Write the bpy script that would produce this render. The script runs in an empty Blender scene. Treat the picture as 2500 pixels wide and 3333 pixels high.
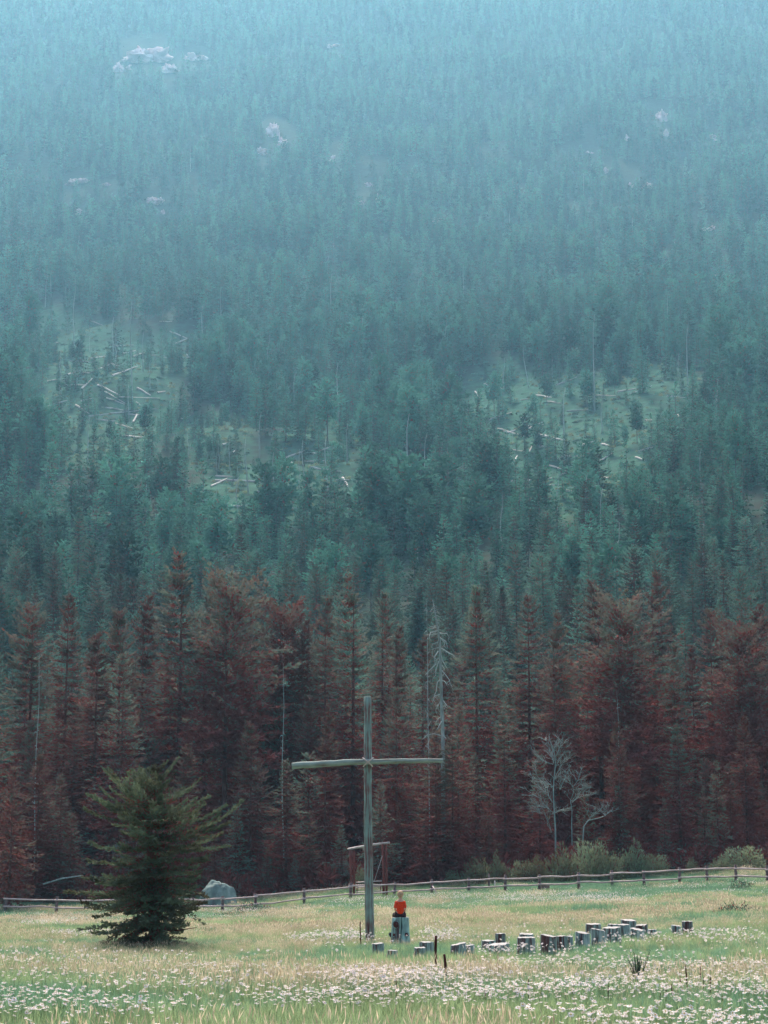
import bpy, bmesh, math, random
import numpy as np
from mathutils import Vector, Matrix, Euler, noise

R = math.radians
rng = np.random.default_rng(7)
random.seed(7)
scn = bpy.context.scene

# ------------------------------------------------------------------ camera
FPX = 6000.0            # focal length in photo pixels (photo 2500 x 3333)
PITCH = R(10.24)
CAMZ = 1.6
cam_d = bpy.data.cameras.new('camera')
cam = bpy.data.objects.new('camera', cam_d)
scn.collection.objects.link(cam)
cam.location = (0, 0, CAMZ)
cam.rotation_euler = (math.pi / 2 + PITCH, 0, 0)
cam_d.sensor_fit = 'VERTICAL'
cam_d.sensor_height = 36.0
cam_d.lens = 36.0 * FPX / 3333.0
cam_d.clip_start = 0.1
cam_d.clip_end = 6000
scn.camera = cam

# ------------------------------------------------------------------ light
SUN_EL, SUN_AZ = R(50), R(-8)      # sun ahead of the camera, high, a little to the left
world = bpy.data.worlds.new('World')
scn.world = world
world.use_nodes = True
wn = world.node_tree
bg = wn.nodes['Background']
sky = wn.nodes.new('ShaderNodeTexSky')
sky.sky_type = 'NISHITA'
sky.sun_disc = False
sky.sun_elevation = SUN_EL
sky.sun_rotation = SUN_AZ
sky.air_density = 1.0
sky.dust_density = 6.0
sky.ozone_density = 0.4
wn.links.new(sky.outputs[0], bg.inputs[0])
bg.inputs[1].default_value = 0.10
sun_d = bpy.data.lights.new('sun', 'SUN')
sun_d.energy = 2.9
sun_d.angle = R(12)
sun_d.color = (1.0, 0.95, 0.88)
sun = bpy.data.objects.new('sun', sun_d)
scn.collection.objects.link(sun)
sd = Vector((math.sin(SUN_AZ) * math.cos(SUN_EL), math.cos(SUN_AZ) * math.cos(SUN_EL), math.sin(SUN_EL)))
sun.rotation_euler = sd.to_track_quat('Z', 'Y').to_euler()

scn.view_settings.view_transform = 'Standard'
scn.view_settings.look = 'None'
scn.view_settings.gamma = 1.0
scn.view_settings.exposure = 1.38
scn.cycles.volume_bounces = 0
scn.cycles.max_bounces = 5
scn.cycles.diffuse_bounces = 3
scn.cycles.transmission_bounces = 3
scn.cycles.volume_step_rate = 4.0
scn.cycles.use_denoising = True

HAZE_DENSITY = 0.00015
HAZE_COLOR = (0.24, 0.585, 0.90)

# ------------------------------------------------------------------ helpers
CP, SP = math.cos(PITCH), math.sin(PITCH)

def P(px, row, Y):
    """world point seen at photo pixel (px,row) at ground distance Y"""
    u = (px - 1250.0) / FPX
    v = (1666.5 - row) / FPX
    s = Y / (CP - v * SP)
    return Vector((s * u, Y, CAMZ + s * (SP + v * CP)))

def proj(x, y, z):
    dz = z - CAMZ
    dep = y * CP + dz * SP
    up = -y * SP + dz * CP
    return 1250 + FPX * x / dep, 1666.5 - FPX * up / dep

# terrain control: photo columns, and the photo row of the bare ground at each distance
COLS = np.array([-1800, 200, 725, 1250, 1900, 2400, 4300], float)
CTRL = [  # distance, rows at COLS
    (15, [3492] * 7),
    (30, [3236, 3236, 3238, 3240, 3236, 3232, 3228]),
    (46, [3130, 3134, 3134, 3134, 3126, 3118, 3110]),
    (62, [3084, 3084, 3082, 3076, 3058, 3044, 3030]),
    (90, [3034, 3030, 3022, 3004, 2976, 2960, 2950]),
    (135, [2990, 2982, 2972, 2932, 2902, 2872, 2860]),
    (150, [2960, 2950, 2930, 2892, 2862, 2832, 2820])]
HILL = [(200, 4), (300, 28), (400, 60), (550, 112), (750, 183), (1000, 290), (1500, 545), (2000, 872), (2500, 1235), (2900, 1530)]
D = [-60.0, 0.0, 6.0]
Z = [[0.0] * 7, [0.0] * 7, [-0.02] * 7]
for d, rows in CTRL:
    D.append(float(d)); Z.append([P(c, r, d).z for c, r in zip(COLS, rows)])
for d, z in HILL:
    lat = np.array([-0.015, -0.012, -0.008, 0, 0.006, 0.01, 0.012]) * d * (1.0 if d < 500 else 500.0 / d)
    D.append(float(d)); Z.append(list(z + lat))
D = np.array(D); Z = np.array(Z)

def _fbm(x, y, sc, seed):
    """cheap smooth value noise, numpy"""
    r = np.random.default_rng(seed).random((64, 64))
    out = np.zeros_like(x, dtype=float); amp = 1.0
    for o in range(3):
        fx = x / sc * 2 ** o; fy = y / sc * 2 ** o
        ix = np.floor(fx).astype(int); iy = np.floor(fy).astype(int)
        tx = fx - ix; ty = fy - iy
        tx = tx * tx * (3 - 2 * tx); ty = ty * ty * (3 - 2 * ty)
        a = r[ix % 64, iy % 64]; b = r[(ix + 1) % 64, iy % 64]
        c = r[ix % 64, (iy + 1) % 64]; e = r[(ix + 1) % 64, (iy + 1) % 64]
        out += amp * ((a * (1 - tx) + b * tx) * (1 - ty) + (c * (1 - tx) + e * tx) * ty - 0.5)
        amp *= 0.5
    return out

# monotone-ish cubic in distance (Catmull-Rom tangents limited)
def _tang():
    T = np.zeros_like(Z)
    s = (Z[1:] - Z[:-1]) / (D[1:] - D[:-1])[:, None]
    T[1:-1] = (s[1:] * (D[1:-1] - D[:-2])[:, None] + s[:-1] * (D[2:] - D[1:-1])[:, None]) / (D[2:] - D[:-2])[:, None]
    T[0] = s[0]; T[-1] = s[-1]
    return T
TZ = _tang()

def ground(x, y):
    x = np.atleast_1d(np.asarray(x, float)); y = np.atleast_1d(np.asarray(y, float))
    col = 1250 + FPX * x / (np.maximum(y, 12) * CP)
    ci = np.clip(np.interp(col, COLS, np.arange(7)), 0, 5.999)
    c0 = ci.astype(int); ct = ci - c0; ct = ct * ct * (3 - 2 * ct) * 0.6 + ct * 0.4
    i = np.clip(np.searchsorted(D, y) - 1, 0, len(D) - 2)
    h = D[i + 1] - D[i]; t = np.clip((y - D[i]) / h, 0, 1)
    def at(c):
        a, b, ta, tb = Z[i, c], Z[i + 1, c], TZ[i, c] * h, TZ[i + 1, c] * h
        return ((2 * t ** 3 - 3 * t ** 2 + 1) * a + (t ** 3 - 2 * t ** 2 + t) * ta + (-2 * t ** 3 + 3 * t ** 2) * b + (t ** 3 - t ** 2) * tb)
    z = at(c0) * (1 - ct) + at(c0 + 1) * ct
    z = z + _fbm(x, y, 110, 3) * 22 * np.clip((y - 180) / 400, 0, 1)
    z = z + _fbm(x, y, 6, 5) * 0.10 * np.clip(1 - (y - 130) / 30, 0, 1)
    return z

def gz(x, y): return float(ground(x, y)[0])

_ys = np.concatenate([np.arange(8, 160, 0.1), np.arange(160, 2650, 1.0)])
def G(px, row):
    """ground point seen at a photo pixel"""
    u = (px - 1250.0) / FPX; v = (1666.5 - row) / FPX
    s = _ys / (CP - v * SP)
    zr = CAMZ + s * (SP + v * CP)
    g = ground(s * u, _ys)
    k = np.argmax(g > zr)
    if k == 0: k = len(_ys) - 1
    return Vector((s[k] * u, _ys[k], g[k]))

def link(o):
    scn.collection.objects.link(o); return o

def tag(o, label=None, cat=None, group=None, kind=None):
    if label: o['label'] = label
    if cat: o['category'] = cat
    if group: o['group'] = group
    if kind: o['kind'] = kind
    return o

def empty(name, loc=(0, 0, 0), rz=0.0, scale=1.0):
    o = bpy.data.objects.new(name, None)
    o.location = loc; o.rotation_euler = (0, 0, rz); o.scale = (scale,) * 3
    o.empty_display_size = 0.2
    return link(o)

def new_mesh(name, verts, faces, mats, mi=None, smooth=False):
    """verts (N,3); faces (M,3)|(M,4) array or list of tuples"""
    me = bpy.data.meshes.new(name)
    verts = np.asarray(verts, np.float32)
    if isinstance(faces, np.ndarray):
        k = faces.shape[1]
        me.vertices.add(len(verts)); me.vertices.foreach_set('co', verts.ravel())
        me.loops.add(faces.size); me.loops.foreach_set('vertex_index', faces.astype(np.int32).ravel())
        me.polygons.add(len(faces))
        me.polygons.foreach_set('loop_start', np.arange(0, faces.size, k, dtype=np.int32))
    else:
        me.from_pydata([tuple(v) for v in verts.tolist()], [], faces)
    for m in mats: me.materials.append(m)
    if mi is not None: me.polygons.foreach_set('material_index', np.asarray(mi, np.int32))
    me.polygons.foreach_set('use_smooth', np.full(len(me.polygons), smooth))
    me.update(calc_edges=True)
    return me

def obj(name, me, parent=None, loc=(0, 0, 0)):
    o = bpy.data.objects.new(name, me)
    o.location = loc
    if parent is not None: o.parent = parent
    return link(o)

class MB:
    """collects tubes and lumps into one mesh"""
    def __init__(s): s.v = []; s.f = []; s.m = []
    def tube(s, pts, rad, n=6, cap=True, mi=0, wob=0.0, seed=0):
        pts = [Vector(p) for p in pts]
        rs = rad if isinstance(rad, (list, tuple)) else [rad] * len(pts)
        b = len(s.v); rr = random.Random(seed)
        side = None
        for i, p in enumerate(pts):
            d = (pts[min(i + 1, len(pts) - 1)] - pts[max(i - 1, 0)]).normalized()
            if side is None:
                side = d.cross(Vector((0.13, 0.31, 1)) if abs(d.z) < 0.9 else Vector((0, 1, 0.1))).normalized()
            side = (side - d * side.dot(d)).normalized()
            up = d.cross(side)
            for k in range(n):
                a = 2 * math.pi * k / n
                q = rs[i] * (1 + wob * (rr.random() - 0.5))
                s.v.append(p + side * (q * math.cos(a)) + up * (q * math.sin(a)))
        for i in range(len(pts) - 1):
            for k in range(n):
                a = b + i * n + k; c = b + i * n + (k + 1) % n
                s.f.append((a, c, c + n, a + n)); s.m.append(mi)
        if cap:
            s.f.append(tuple(b + k for k in reversed(range(n)))); s.m.append(mi)
            s.f.append(tuple(b + (len(pts) - 1) * n + k for k in range(n))); s.m.append(mi)
        return s
    def mesh(s, name, mats, smooth=True):
        me = bpy.data.meshes.new(name)
        me.from_pydata([tuple(v) for v in s.v], [], s.f)
        for m in (mats if isinstance(mats, (list, tuple)) else [mats]): me.materials.append(m)
        me.polygons.foreach_set('material_index', s.m)
        me.polygons.foreach_set('use_smooth', [smooth] * len(s.f))
        me.update()
        return me

# ------------------------------------------------------------------ materials
def mat(name):
    m = bpy.data.materials.new(name); m.use_nodes = True
    nt = m.node_tree
    for n in list(nt.nodes): nt.nodes.remove(n)
    out = nt.nodes.new('ShaderNodeOutputMaterial')
    return m, nt, out

def N(nt, t, **kw):
    n = nt.nodes.new(t)
    for k, v in kw.items():
        if k.startswith('i_'):
            key = k[2:].replace('_', ' ')
            n.inputs[int(key) if key.isdigit() else key].default_value = v
        else: setattr(n, k, v)
    return n

def ramp(nt, fac, stops):
    r = N(nt, 'ShaderNodeValToRGB')
    el = r.color_ramp.elements
    while len(el) > 1: el.remove(el[-1])
    el[0].position = stops[0][0]; el[0].color = (*stops[0][1], 1)
    for p, c in stops[1:]:
        e = el.new(p); e.color = (*c, 1)
    nt.links.new(fac, r.inputs[0])
    return r.outputs[0]

def foliage_mat(name, c1, c2, trans=0.25, scale=1.5, tint=0.35, rnd=0.5):
    """leafy stuff: diffuse + translucent, colour varied inside the plant and between plants"""
    m, nt, out = mat(name)
    tc = N(nt, 'ShaderNodeTexCoord')
    nz = N(nt, 'ShaderNodeTexNoise', i_Scale=scale, i_Detail=3.0)
    nt.links.new(tc.outputs['Object'], nz.inputs['Vector'])
    oi = N(nt, 'ShaderNodeObjectInfo')
    lm_ = N(nt, 'ShaderNodeVectorMath', operation='SCALE'); lm_.inputs['Scale'].default_value = 0.014
    ln_ = N(nt, 'ShaderNodeTexNoise', i_Scale=1.0, i_Detail=3.0)
    nt.links.new(oi.outputs['Location'], lm_.inputs[0]); nt.links.new(lm_.outputs[0], ln_.inputs['Vector'])
    add = N(nt, 'ShaderNodeMath', operation='MULTIPLY_ADD')
    nt.links.new(oi.outputs['Random'], add.inputs[0]); add.inputs[1].default_value = tint
    ad2 = N(nt, 'ShaderNodeMath', operation='MULTIPLY_ADD'); ad2.inputs[1].default_value = 0.5
    ad3 = N(nt, 'ShaderNodeMath', operation='SUBTRACT'); ad3.inputs[1].default_value = 0.25
    nt.links.new(ln_.outputs[0], ad2.inputs[0]); nt.links.new(nz.outputs[0], ad2.inputs[2]); nt.links.new(ad2.outputs[0], ad3.inputs[0])
    nt.links.new(ad3.outputs[0], add.inputs[2])
    col = ramp(nt, add.outputs[0], [(0.35, c1), (0.85, c2)])
    hsv = N(nt, 'ShaderNodeHueSaturation')
    mul = N(nt, 'ShaderNodeMapRange'); mul.inputs[3].default_value = 1 - rnd * 0.5; mul.inputs[4].default_value = 1 + rnd * 0.5
    nt.links.new(oi.outputs['Random'], mul.inputs[0])
    nt.links.new(mul.outputs[0], hsv.inputs['Value']); nt.links.new(col, hsv.inputs['Color'])
    di = N(nt, 'ShaderNodeBsdfDiffuse'); tr = N(nt, 'ShaderNodeBsdfTranslucent'); mx = N(nt, 'ShaderNodeMixShader')
    nt.links.new(hsv.outputs[0], di.inputs[0]); nt.links.new(hsv.outputs[0], tr.inputs[0])
    mx.inputs[0].default_value = trans
    nt.links.new(di.outputs[0], mx.inputs[1]); nt.links.new(tr.outputs[0], mx.inputs[2])
    nt.links.new(mx.outputs[0], out.inputs[0])
    return m

def wood_mat(name, stops, sx=18.0, sz=1.2, bump=0.6, axis='Z', rough=0.85):
    """weathered wood: streaks along the grain"""
    m, nt, out = mat(name)
    tc = N(nt, 'ShaderNodeTexCoord')
    mp = N(nt, 'ShaderNodeMapping')
    sc = {'Z': (sx, sx, sz), 'X': (sz, sx, sx)}[axis]
    mp.inputs['Scale'].default_value = sc
    nt.links.new(tc.outputs['Object'], mp.inputs[0])
    nz = N(nt, 'ShaderNodeTexNoise', i_Scale=1.0, i_Detail=5.0, i_Roughness=0.65)
    nt.links.new(mp.outputs[0], nz.inputs['Vector'])
    n2 = N(nt, 'ShaderNodeTexNoise', i_Scale=2.2, i_Detail=2.0)
    nt.links.new(tc.outputs['Object'], n2.inputs['Vector'])
    ad = N(nt, 'ShaderNodeMath', operation='MULTIPLY_ADD'); ad.inputs[1].default_value = 0.45
    nt.links.new(n2.outputs[0], ad.inputs[0]); nt.links.new(nz.outputs[0], ad.inputs[2])
    sb = N(nt, 'ShaderNodeMath', operation='SUBTRACT'); sb.inputs[1].default_value = 0.22
    nt.links.new(ad.outputs[0], sb.inputs[0])
    col = ramp(nt, sb.outputs[0], stops)
    bs = N(nt, 'ShaderNodeBsdfPrincipled', i_Roughness=rough)
    bs.inputs['Specular IOR Level'].default_value = 0.2
    nt.links.new(col, bs.inputs['Base Color'])
    bp = N(nt, 'ShaderNodeBump', i_Strength=bump, i_Distance=0.02)
    nt.links.new(nz.outputs[0], bp.inputs['Height']); nt.links.new(bp.outputs[0], bs.inputs['Normal'])
    nt.links.new(bs.outputs[0], out.inputs[0])
    return m

M = {}
M['needle'] = foliage_mat('spruce_needles', (0.200, 0.078, 0.071), (0.135, 0.195, 0.162), 0.20, 0.9, 0.3, 0.4)  # first colour paints the near forest's maroon shade into the needles
M['needle_mid'] = foliage_mat('back_row_needles', (0.095, 0.085, 0.076), (0.105, 0.205, 0.168), 0.2, 0.35, 0.4, 0.8)
M['needle_far'] = foliage_mat('hillside_needles', (0.050, 0.090, 0.080), (0.085, 0.225, 0.180), 0.15, 0.2, 0.45, 0.8)
M['needle_near'] = foliage_mat('lone_tree_needles', (0.075, 0.062, 0.045), (0.165, 0.240, 0.165), 0.20, 1.2, 0.2, 0.1)
M['twig'] = foliage_mat('dead_twigs_and_maroon_shade', (0.220, 0.070, 0.066), (0.245, 0.080, 0.075), 0.10, 1.0, 0.3, 0.3)  # dead twigs, and the maroon of crown shade painted as spray colour
M['bark'] = wood_mat('conifer_bark', [(0.3, (0.09, 0.035, 0.033)), (0.7, (0.19, 0.10, 0.09))], 6, 1.2)
M['bark_far'] = wood_mat('grey_conifer_bark', [(0.3, (0.06, 0.055, 0.055)), (0.7, (0.13, 0.13, 0.13))], 6, 1.2)
M['cross_wood'] = wood_mat('weathered_pole_wood', [(0.30, (0.10, 0.045, 0.05)), (0.44, (0.17, 0.11, 0.115)), (0.52, (0.17, 0.24, 0.235)), (0.75, (0.27, 0.40, 0.39))], 16, 0.9, 0.8)
M['beam_wood'] = wood_mat('weathered_beam_wood', [(0.30, (0.14, 0.10, 0.10)), (0.45, (0.20, 0.25, 0.24)), (0.75, (0.36, 0.46, 0.44))], 16, 0.9, 0.8, 'X')
M['rope'] = wood_mat('pale_rope', [(0.3, (0.40, 0.34, 0.34)), (0.7, (0.62, 0.56, 0.56))], 40, 40)
M['gate_wood'] = wood_mat('red_brown_gate_wood', [(0.3, (0.10, 0.025, 0.022)), (0.6, (0.17, 0.05, 0.045)), (0.8, (0.22, 0.11, 0.10))], 14, 0.8)
M['pale_wood'] = wood_mat('bleached_wood', [(0.25, (0.28, 0.23, 0.24)), (0.7, (0.55, 0.50, 0.52))], 12, 1.0, 0.5, 'X')
M['post_wood'] = wood_mat('fence_post_wood', [(0.3, (0.10, 0.05, 0.055)), (0.7, (0.20, 0.17, 0.17))], 14, 1.0)
M['rail_wood'] = wood_mat('fence_rail_wood', [(0.3, (0.30, 0.22, 0.22)), (0.7, (0.62, 0.52, 0.53))], 14, 1.0, 0.5, 'X')
M['snag_wood'] = wood_mat('dead_tree_wood', [(0.3, (0.20, 0.25, 0.25)), (0.7, (0.42, 0.48, 0.48))], 8, 0.8)
M['log_wood'] = wood_mat('fallen_log_wood', [(0.3, (0.28, 0.29, 0.30)), (0.7, (0.66, 0.62, 0.64))], 5, 0.5)
M['stump_side'] = wood_mat('stump_side_wood', [(0.36, (0.090, 0.050, 0.055)), (0.43, (0.13, 0.10, 0.11)), (0.49, (0.17, 0.24, 0.24)), (0.64, (0.34, 0.45, 0.46))], 14, 1.3, 1.0)
M['stump_dark'] = wood_mat('split_dark_stump_wood', [(0.38, (0.080, 0.038, 0.042)), (0.48, (0.12, 0.07, 0.075)), (0.55, (0.17, 0.24, 0.24)), (0.8, (0.32, 0.42, 0.42))], 14, 1.3, 1.0)
M['stump_pale'] = wood_mat('pale_stump_wood', [(0.38, (0.08, 0.05, 0.06)), (0.47, (0.19, 0.27, 0.28)), (0.64, (0.42, 0.52, 0.54))], 14, 1.3, 1.0)
M['stump_top'] = wood_mat('sawn_top_wood', [(0.3, (0.18, 0.19, 0.20)), (0.7, (0.36, 0.37, 0.39))], 6, 6)
M['seat_stump'] = wood_mat('seat_stump_wood', [(0.38, (0.10, 0.06, 0.07)), (0.45, (0.16, 0.26, 0.27)), (0.66, (0.34, 0.56, 0.56))], 9, 0.9, 0.8)
M['knot'] = wood_mat('dark_knot_wood', [(0.3, (0.045, 0.013, 0.016)), (0.8, (0.12, 0.05, 0.055))], 14, 8)
M['stake'] = wood_mat('rusty_stake', [(0.3, (0.04, 0.010, 0.010)), (0.7, (0.09, 0.028, 0.024))], 30, 4)
M['bare_wood'] = wood_mat('bare_twig_wood', [(0.3, (0.14, 0.18, 0.18)), (0.7, (0.34, 0.40, 0.40))], 8, 0.8)
M['shrub'] = foliage_mat('willow_leaves', (0.15, 0.13, 0.085), (0.22, 0.30, 0.20), 0.35, 0.8, 0.3, 0.3)
M['low_shrub'] = foliage_mat('low_dark_leaves', (0.035, 0.055, 0.045), (0.07, 0.13, 0.10), 0.3, 1.0, 0.3, 0.3)
M['grass_green'] = foliage_mat('meadow_grass', (0.175, 0.255, 0.130), (0.31, 0.42, 0.235), 0.4, 2.0, 0.5, 0.35)
M['grass_teal'] = foliage_mat('lush_grass', (0.105, 0.22, 0.135), (0.19, 0.34, 0.225), 0.4, 2.0, 0.5, 0.3)
M['grass_straw'] = foliage_mat('dry_grass_heads', (0.33, 0.295, 0.205), (0.52, 0.455, 0.35), 0.4, 2.0, 0.5, 0.35)
M['stalk'] = foliage_mat('dark_dry_stalk', (0.05, 0.018, 0.016), (0.11, 0.045, 0.04), 0.1, 3.0, 0.3, 0.3)
M['petal'] = foliage_mat('white_petals', (0.72, 0.66, 0.74), (0.85, 0.80, 0.86), 0.3, 2, 0.3, 0.1)
M['eye'] = foliage_mat('daisy_eye', (0.35, 0.22, 0.06), (0.5, 0.32, 0.08), 0.1, 2, 0.3, 0.1)

def simple(name, c, rough=0.8):
    m, nt, out = mat(name)
    tc = N(nt, 'ShaderNodeTexCoord'); nz = N(nt, 'ShaderNodeTexNoise', i_Scale=25.0, i_Detail=3.0)
    nt.links.new(tc.outputs['Object'], nz.inputs['Vector'])
    col = ramp(nt, nz.outputs[0], [(0.3, tuple(k * 0.8 for k in c)), (0.7, tuple(min(1, k * 1.15) for k in c))])
    b = N(nt, 'ShaderNodeBsdfPrincipled', i_Roughness=rough)
    b.inputs['Specular IOR Level'].default_value = 0.2
    nt.links.new(col, b.inputs['Base Color']); nt.links.new(b.outputs[0], out.inputs[0])
    return m
M['skin'] = simple('skin', (0.55, 0.33, 0.26), 0.6)
M['shirt'] = simple('orange_red_shirt', (0.74, 0.055, 0.014), 0.9)
M['trousers'] = simple('dark_trousers', (0.05, 0.03, 0.035), 0.9)
M['hair'] = simple('blond_hair', (0.44, 0.31, 0.21), 0.7)
M['shoe'] = simple('brown_shoe', (0.08, 0.04, 0.03), 0.7)
M['white_paint'] = simple('white_marker', (0.7, 0.68, 0.7), 0.7)

def rock_mat(name, stops, sc):
    m, nt, out = mat(name)
    tc = N(nt, 'ShaderNodeTexCoord')
    nz = N(nt, 'ShaderNodeTexNoise', i_Scale=sc, i_Detail=7.0, i_Roughness=0.65)
    nt.links.new(tc.outputs['Object'], nz.inputs['Vector'])
    col = ramp(nt, nz.outputs[0], stops)
    b = N(nt, 'ShaderNodeBsdfPrincipled', i_Roughness=0.9)
    b.inputs['Specular IOR Level'].default_value = 0.2
    bp = N(nt, 'ShaderNodeBump', i_Strength=0.7, i_Distance=0.2)
    nt.links.new(nz.outputs[0], bp.inputs['Height']); nt.links.new(bp.outputs[0], b.inputs['Normal'])
    nt.links.new(col, b.inputs['Base Color']); nt.links.new(b.outputs[0], out.inputs[0])
    return m
M['boulder'] = rock_mat('boulder_granite', [(0.32, (0.10, 0.09, 0.10)), (0.45, (0.13, 0.19, 0.19)), (0.62, (0.22, 0.31, 0.30)), (0.72, (0.42, 0.44, 0.44))], 1.1)
M['cliff'] = rock_mat('pinkish_cliff_rock', [(0.35, (0.50, 0.38, 0.42)), (0.7, (0.86, 0.70, 0.76))], 0.25)

# ------------------------------------------------------------------ clearings on the hillside (in ground coordinates through their photo outline)
CLEAR = [  # centre px, centre row, half width, half height, share of trees kept
    (330, 1285, 220, 210, 0.27), (160, 1060, 110, 60, 0.35), (560, 1150, 90, 80, 0.4),
    (1880, 1430, 250, 200, 0.26), (1640, 1330, 130, 150, 0.2), (2150, 1300, 140, 110, 0.3), (1780, 1600, 120, 90, 0.2),
    (800, 1640, 160, 120, 0.30), (1180, 1640, 200, 80, 0.35), (1060, 1480, 180, 100, 0.4), (700, 1440, 120, 90, 0.45)]
ROCKS = [  # px, row, width px, height px
    (470, 165, 130, 70), (540, 215, 70, 45), (640, 178, 60, 40), (400, 210, 60, 50),
    (895, 420, 60, 60), (925, 460, 45, 40), (860, 490, 45, 30),
    (250, 590, 70, 25), (352, 598, 40, 14), (500, 655, 60, 40), (525, 690, 30, 24), (262, 688, 40, 22),
    (2145, 365, 55, 60), (2165, 430, 40, 35), (2040, 440, 24, 36), (2325, 440, 30, 45),
    (1975, 545, 20, 36), (2100, 605, 50, 26), (2055, 605, 26, 22), (1925, 495, 30, 18),
    (1210, 600, 34, 24), (1180, 655, 36, 26), (1235, 635, 20, 50), (1430, 710, 36, 40), (1085, 520, 24, 40),
    (2300, 740, 50, 24), (2355, 895, 60, 16), (1080, 150, 40, 20)]

def hill_keep(px, row, rocks=True):
    """share of trees that stand at a spot, 1 outside clearings"""
    k = np.ones_like(px)
    for cx, cy, hw, hh, s in CLEAR:
        q = ((px - cx) / hw) ** 2 + ((row - cy) / hh) ** 2
        k = np.minimum(k, np.where(q < 1, s, np.where(q < 1.5, s + (1 - s) * (q - 1) * 2, 1.0)))
    for cx, cy, w, h in (ROCKS if rocks else ()):
        drop = np.clip((row - cy) / 45, -1, 1)
        q = ((px - cx) / (w * 0.6 + 8)) ** 2
        k = np.where((q < 1) & (row > cy - h * 0.5 - 4) & (row < cy + h * 0.5 + 42), np.minimum(k, 0.04), k)
    return k

# ------------------------------------------------------------------ ground
ys = np.concatenate([np.linspace(-60, 0, 12), np.linspace(1, 60, 70), np.linspace(61, 160, 70), np.linspace(163, 600, 110), np.linspace(610, 2650, 190)])
ts = np.linspace(-1, 1, 221)
gy, gt = np.meshgrid(ys, ts, indexing='ij')
gx = gt * np.abs(gt) ** 0.3 * (90 + 0.42 * np.maximum(gy, 0))
gv = np.stack([gx.ravel(), gy.ravel(), ground(gx.ravel(), gy.ravel())], 1)
nr, nc = gy.shape
ii = (np.arange(nr - 1)[:, None] * nc + np.arange(nc - 1)[None, :]).ravel()
gf = np.stack([ii, ii + 1, ii + nc + 1, ii + nc], 1)
m, nt, out = mat('ground_soil')
at = N(nt, 'ShaderNodeAttribute', attribute_name='cover')
geo = N(nt, 'ShaderNodeNewGeometry')
nz = N(nt, 'ShaderNodeTexNoise', i_Scale=0.25, i_Detail=6.0); nt.links.new(geo.outputs['Position'], nz.inputs['Vector'])
nz2 = N(nt, 'ShaderNodeTexNoise', i_Scale=3.0, i_Detail=4.0); nt.links.new(geo.outputs['Position'], nz2.inputs['Vector'])
duff = ramp(nt, nz.outputs[0], [(0.3, (0.045, 0.042, 0.038)), (0.7, (0.05, 0.085, 0.07))])
mead = ramp(nt, nz2.outputs[0], [(0.3, (0.09, 0.12, 0.07)), (0.7, (0.17, 0.19, 0.12))])
turf = ramp(nt, nz.outputs[0], [(0.35, (0.04, 0.075, 0.06)), (0.6, (0.05, 0.125, 0.092)), (0.78, (0.08, 0.165, 0.125))])
sep = N(nt, 'ShaderNodeSeparateColor'); nt.links.new(at.outputs['Color'], sep.inputs[0])
m1 = N(nt, 'ShaderNodeMix', data_type='RGBA'); nt.links.new(sep.outputs[0], m1.inputs[0]); nt.links.new(duff, m1.inputs[6]); nt.links.new(mead, m1.inputs[7])
m2 = N(nt, 'ShaderNodeMix', data_type='RGBA'); nt.links.new(sep.outputs[1], m2.inputs[0]); nt.links.new(m1.outputs[2], m2.inputs[6]); nt.links.new(turf, m2.inputs[7])
di = N(nt, 'ShaderNodeBsdfDiffuse'); nt.links.new(m2.outputs[2], di.inputs[0]); nt.links.new(di.outputs[0], out.inputs[0])
gm = new_mesh('ground', gv, gf, [m], smooth=True)
gpx, grow = proj(gv[:, 0], np.maximum(gv[:, 1], 1), gv[:, 2])
meadow_w = np.clip((152 - gv[:, 1]) / 4, 0, 1)
clear_w = np.where(gv[:, 1] > 200, 1 - hill_keep(gpx, grow, False), 0)
colat = gm.color_attributes.new('cover', 'FLOAT_COLOR', 'POINT')
colat.data.foreach_set('color', np.stack([meadow_w, np.clip(clear_w * 1.1, 0, 1), 0 * meadow_w, 1 + 0 * meadow_w], 1).astype(np.float32).ravel())
go = obj('ground', gm); tag(go, 'meadow and steep forested mountainside', kind='structure')

# ------------------------------------------------------------------ conifers
def kites(c, d, w, l, n_up, mi, bend=0.25):
    """foliage sprays: one bent kite (2 triangles) per centre; c,d,n_up (N,3) w,l (N,)"""
    sdir = np.cross(d, n_up); sdir /= np.linalg.norm(sdir, axis=1, keepdims=True) + 1e-9
    nrm = np.cross(sdir, d)
    base = c; tip = c + d * l[:, None]
    mid = c + d * (l * 0.45)[:, None]
    a = mid + sdir * (w * 0.5)[:, None] - nrm * (w * bend)[:, None]
    b = mid - sdir * (w * 0.5)[:, None] - nrm * (w * bend)[:, None]
    v = np.stack([base, a, tip, b], 1).reshape(-1, 3)
    n = len(c); i = np.arange(n) * 4
    f = np.concatenate([np.stack([i, i + 1, i + 2], 1), np.stack([i, i + 2, i + 3], 1)])
    return v, f, np.concatenate([mi, mi])

def norm(a): return a / (np.linalg.norm(a, axis=1, keepdims=True) + 1e-9)

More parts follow.
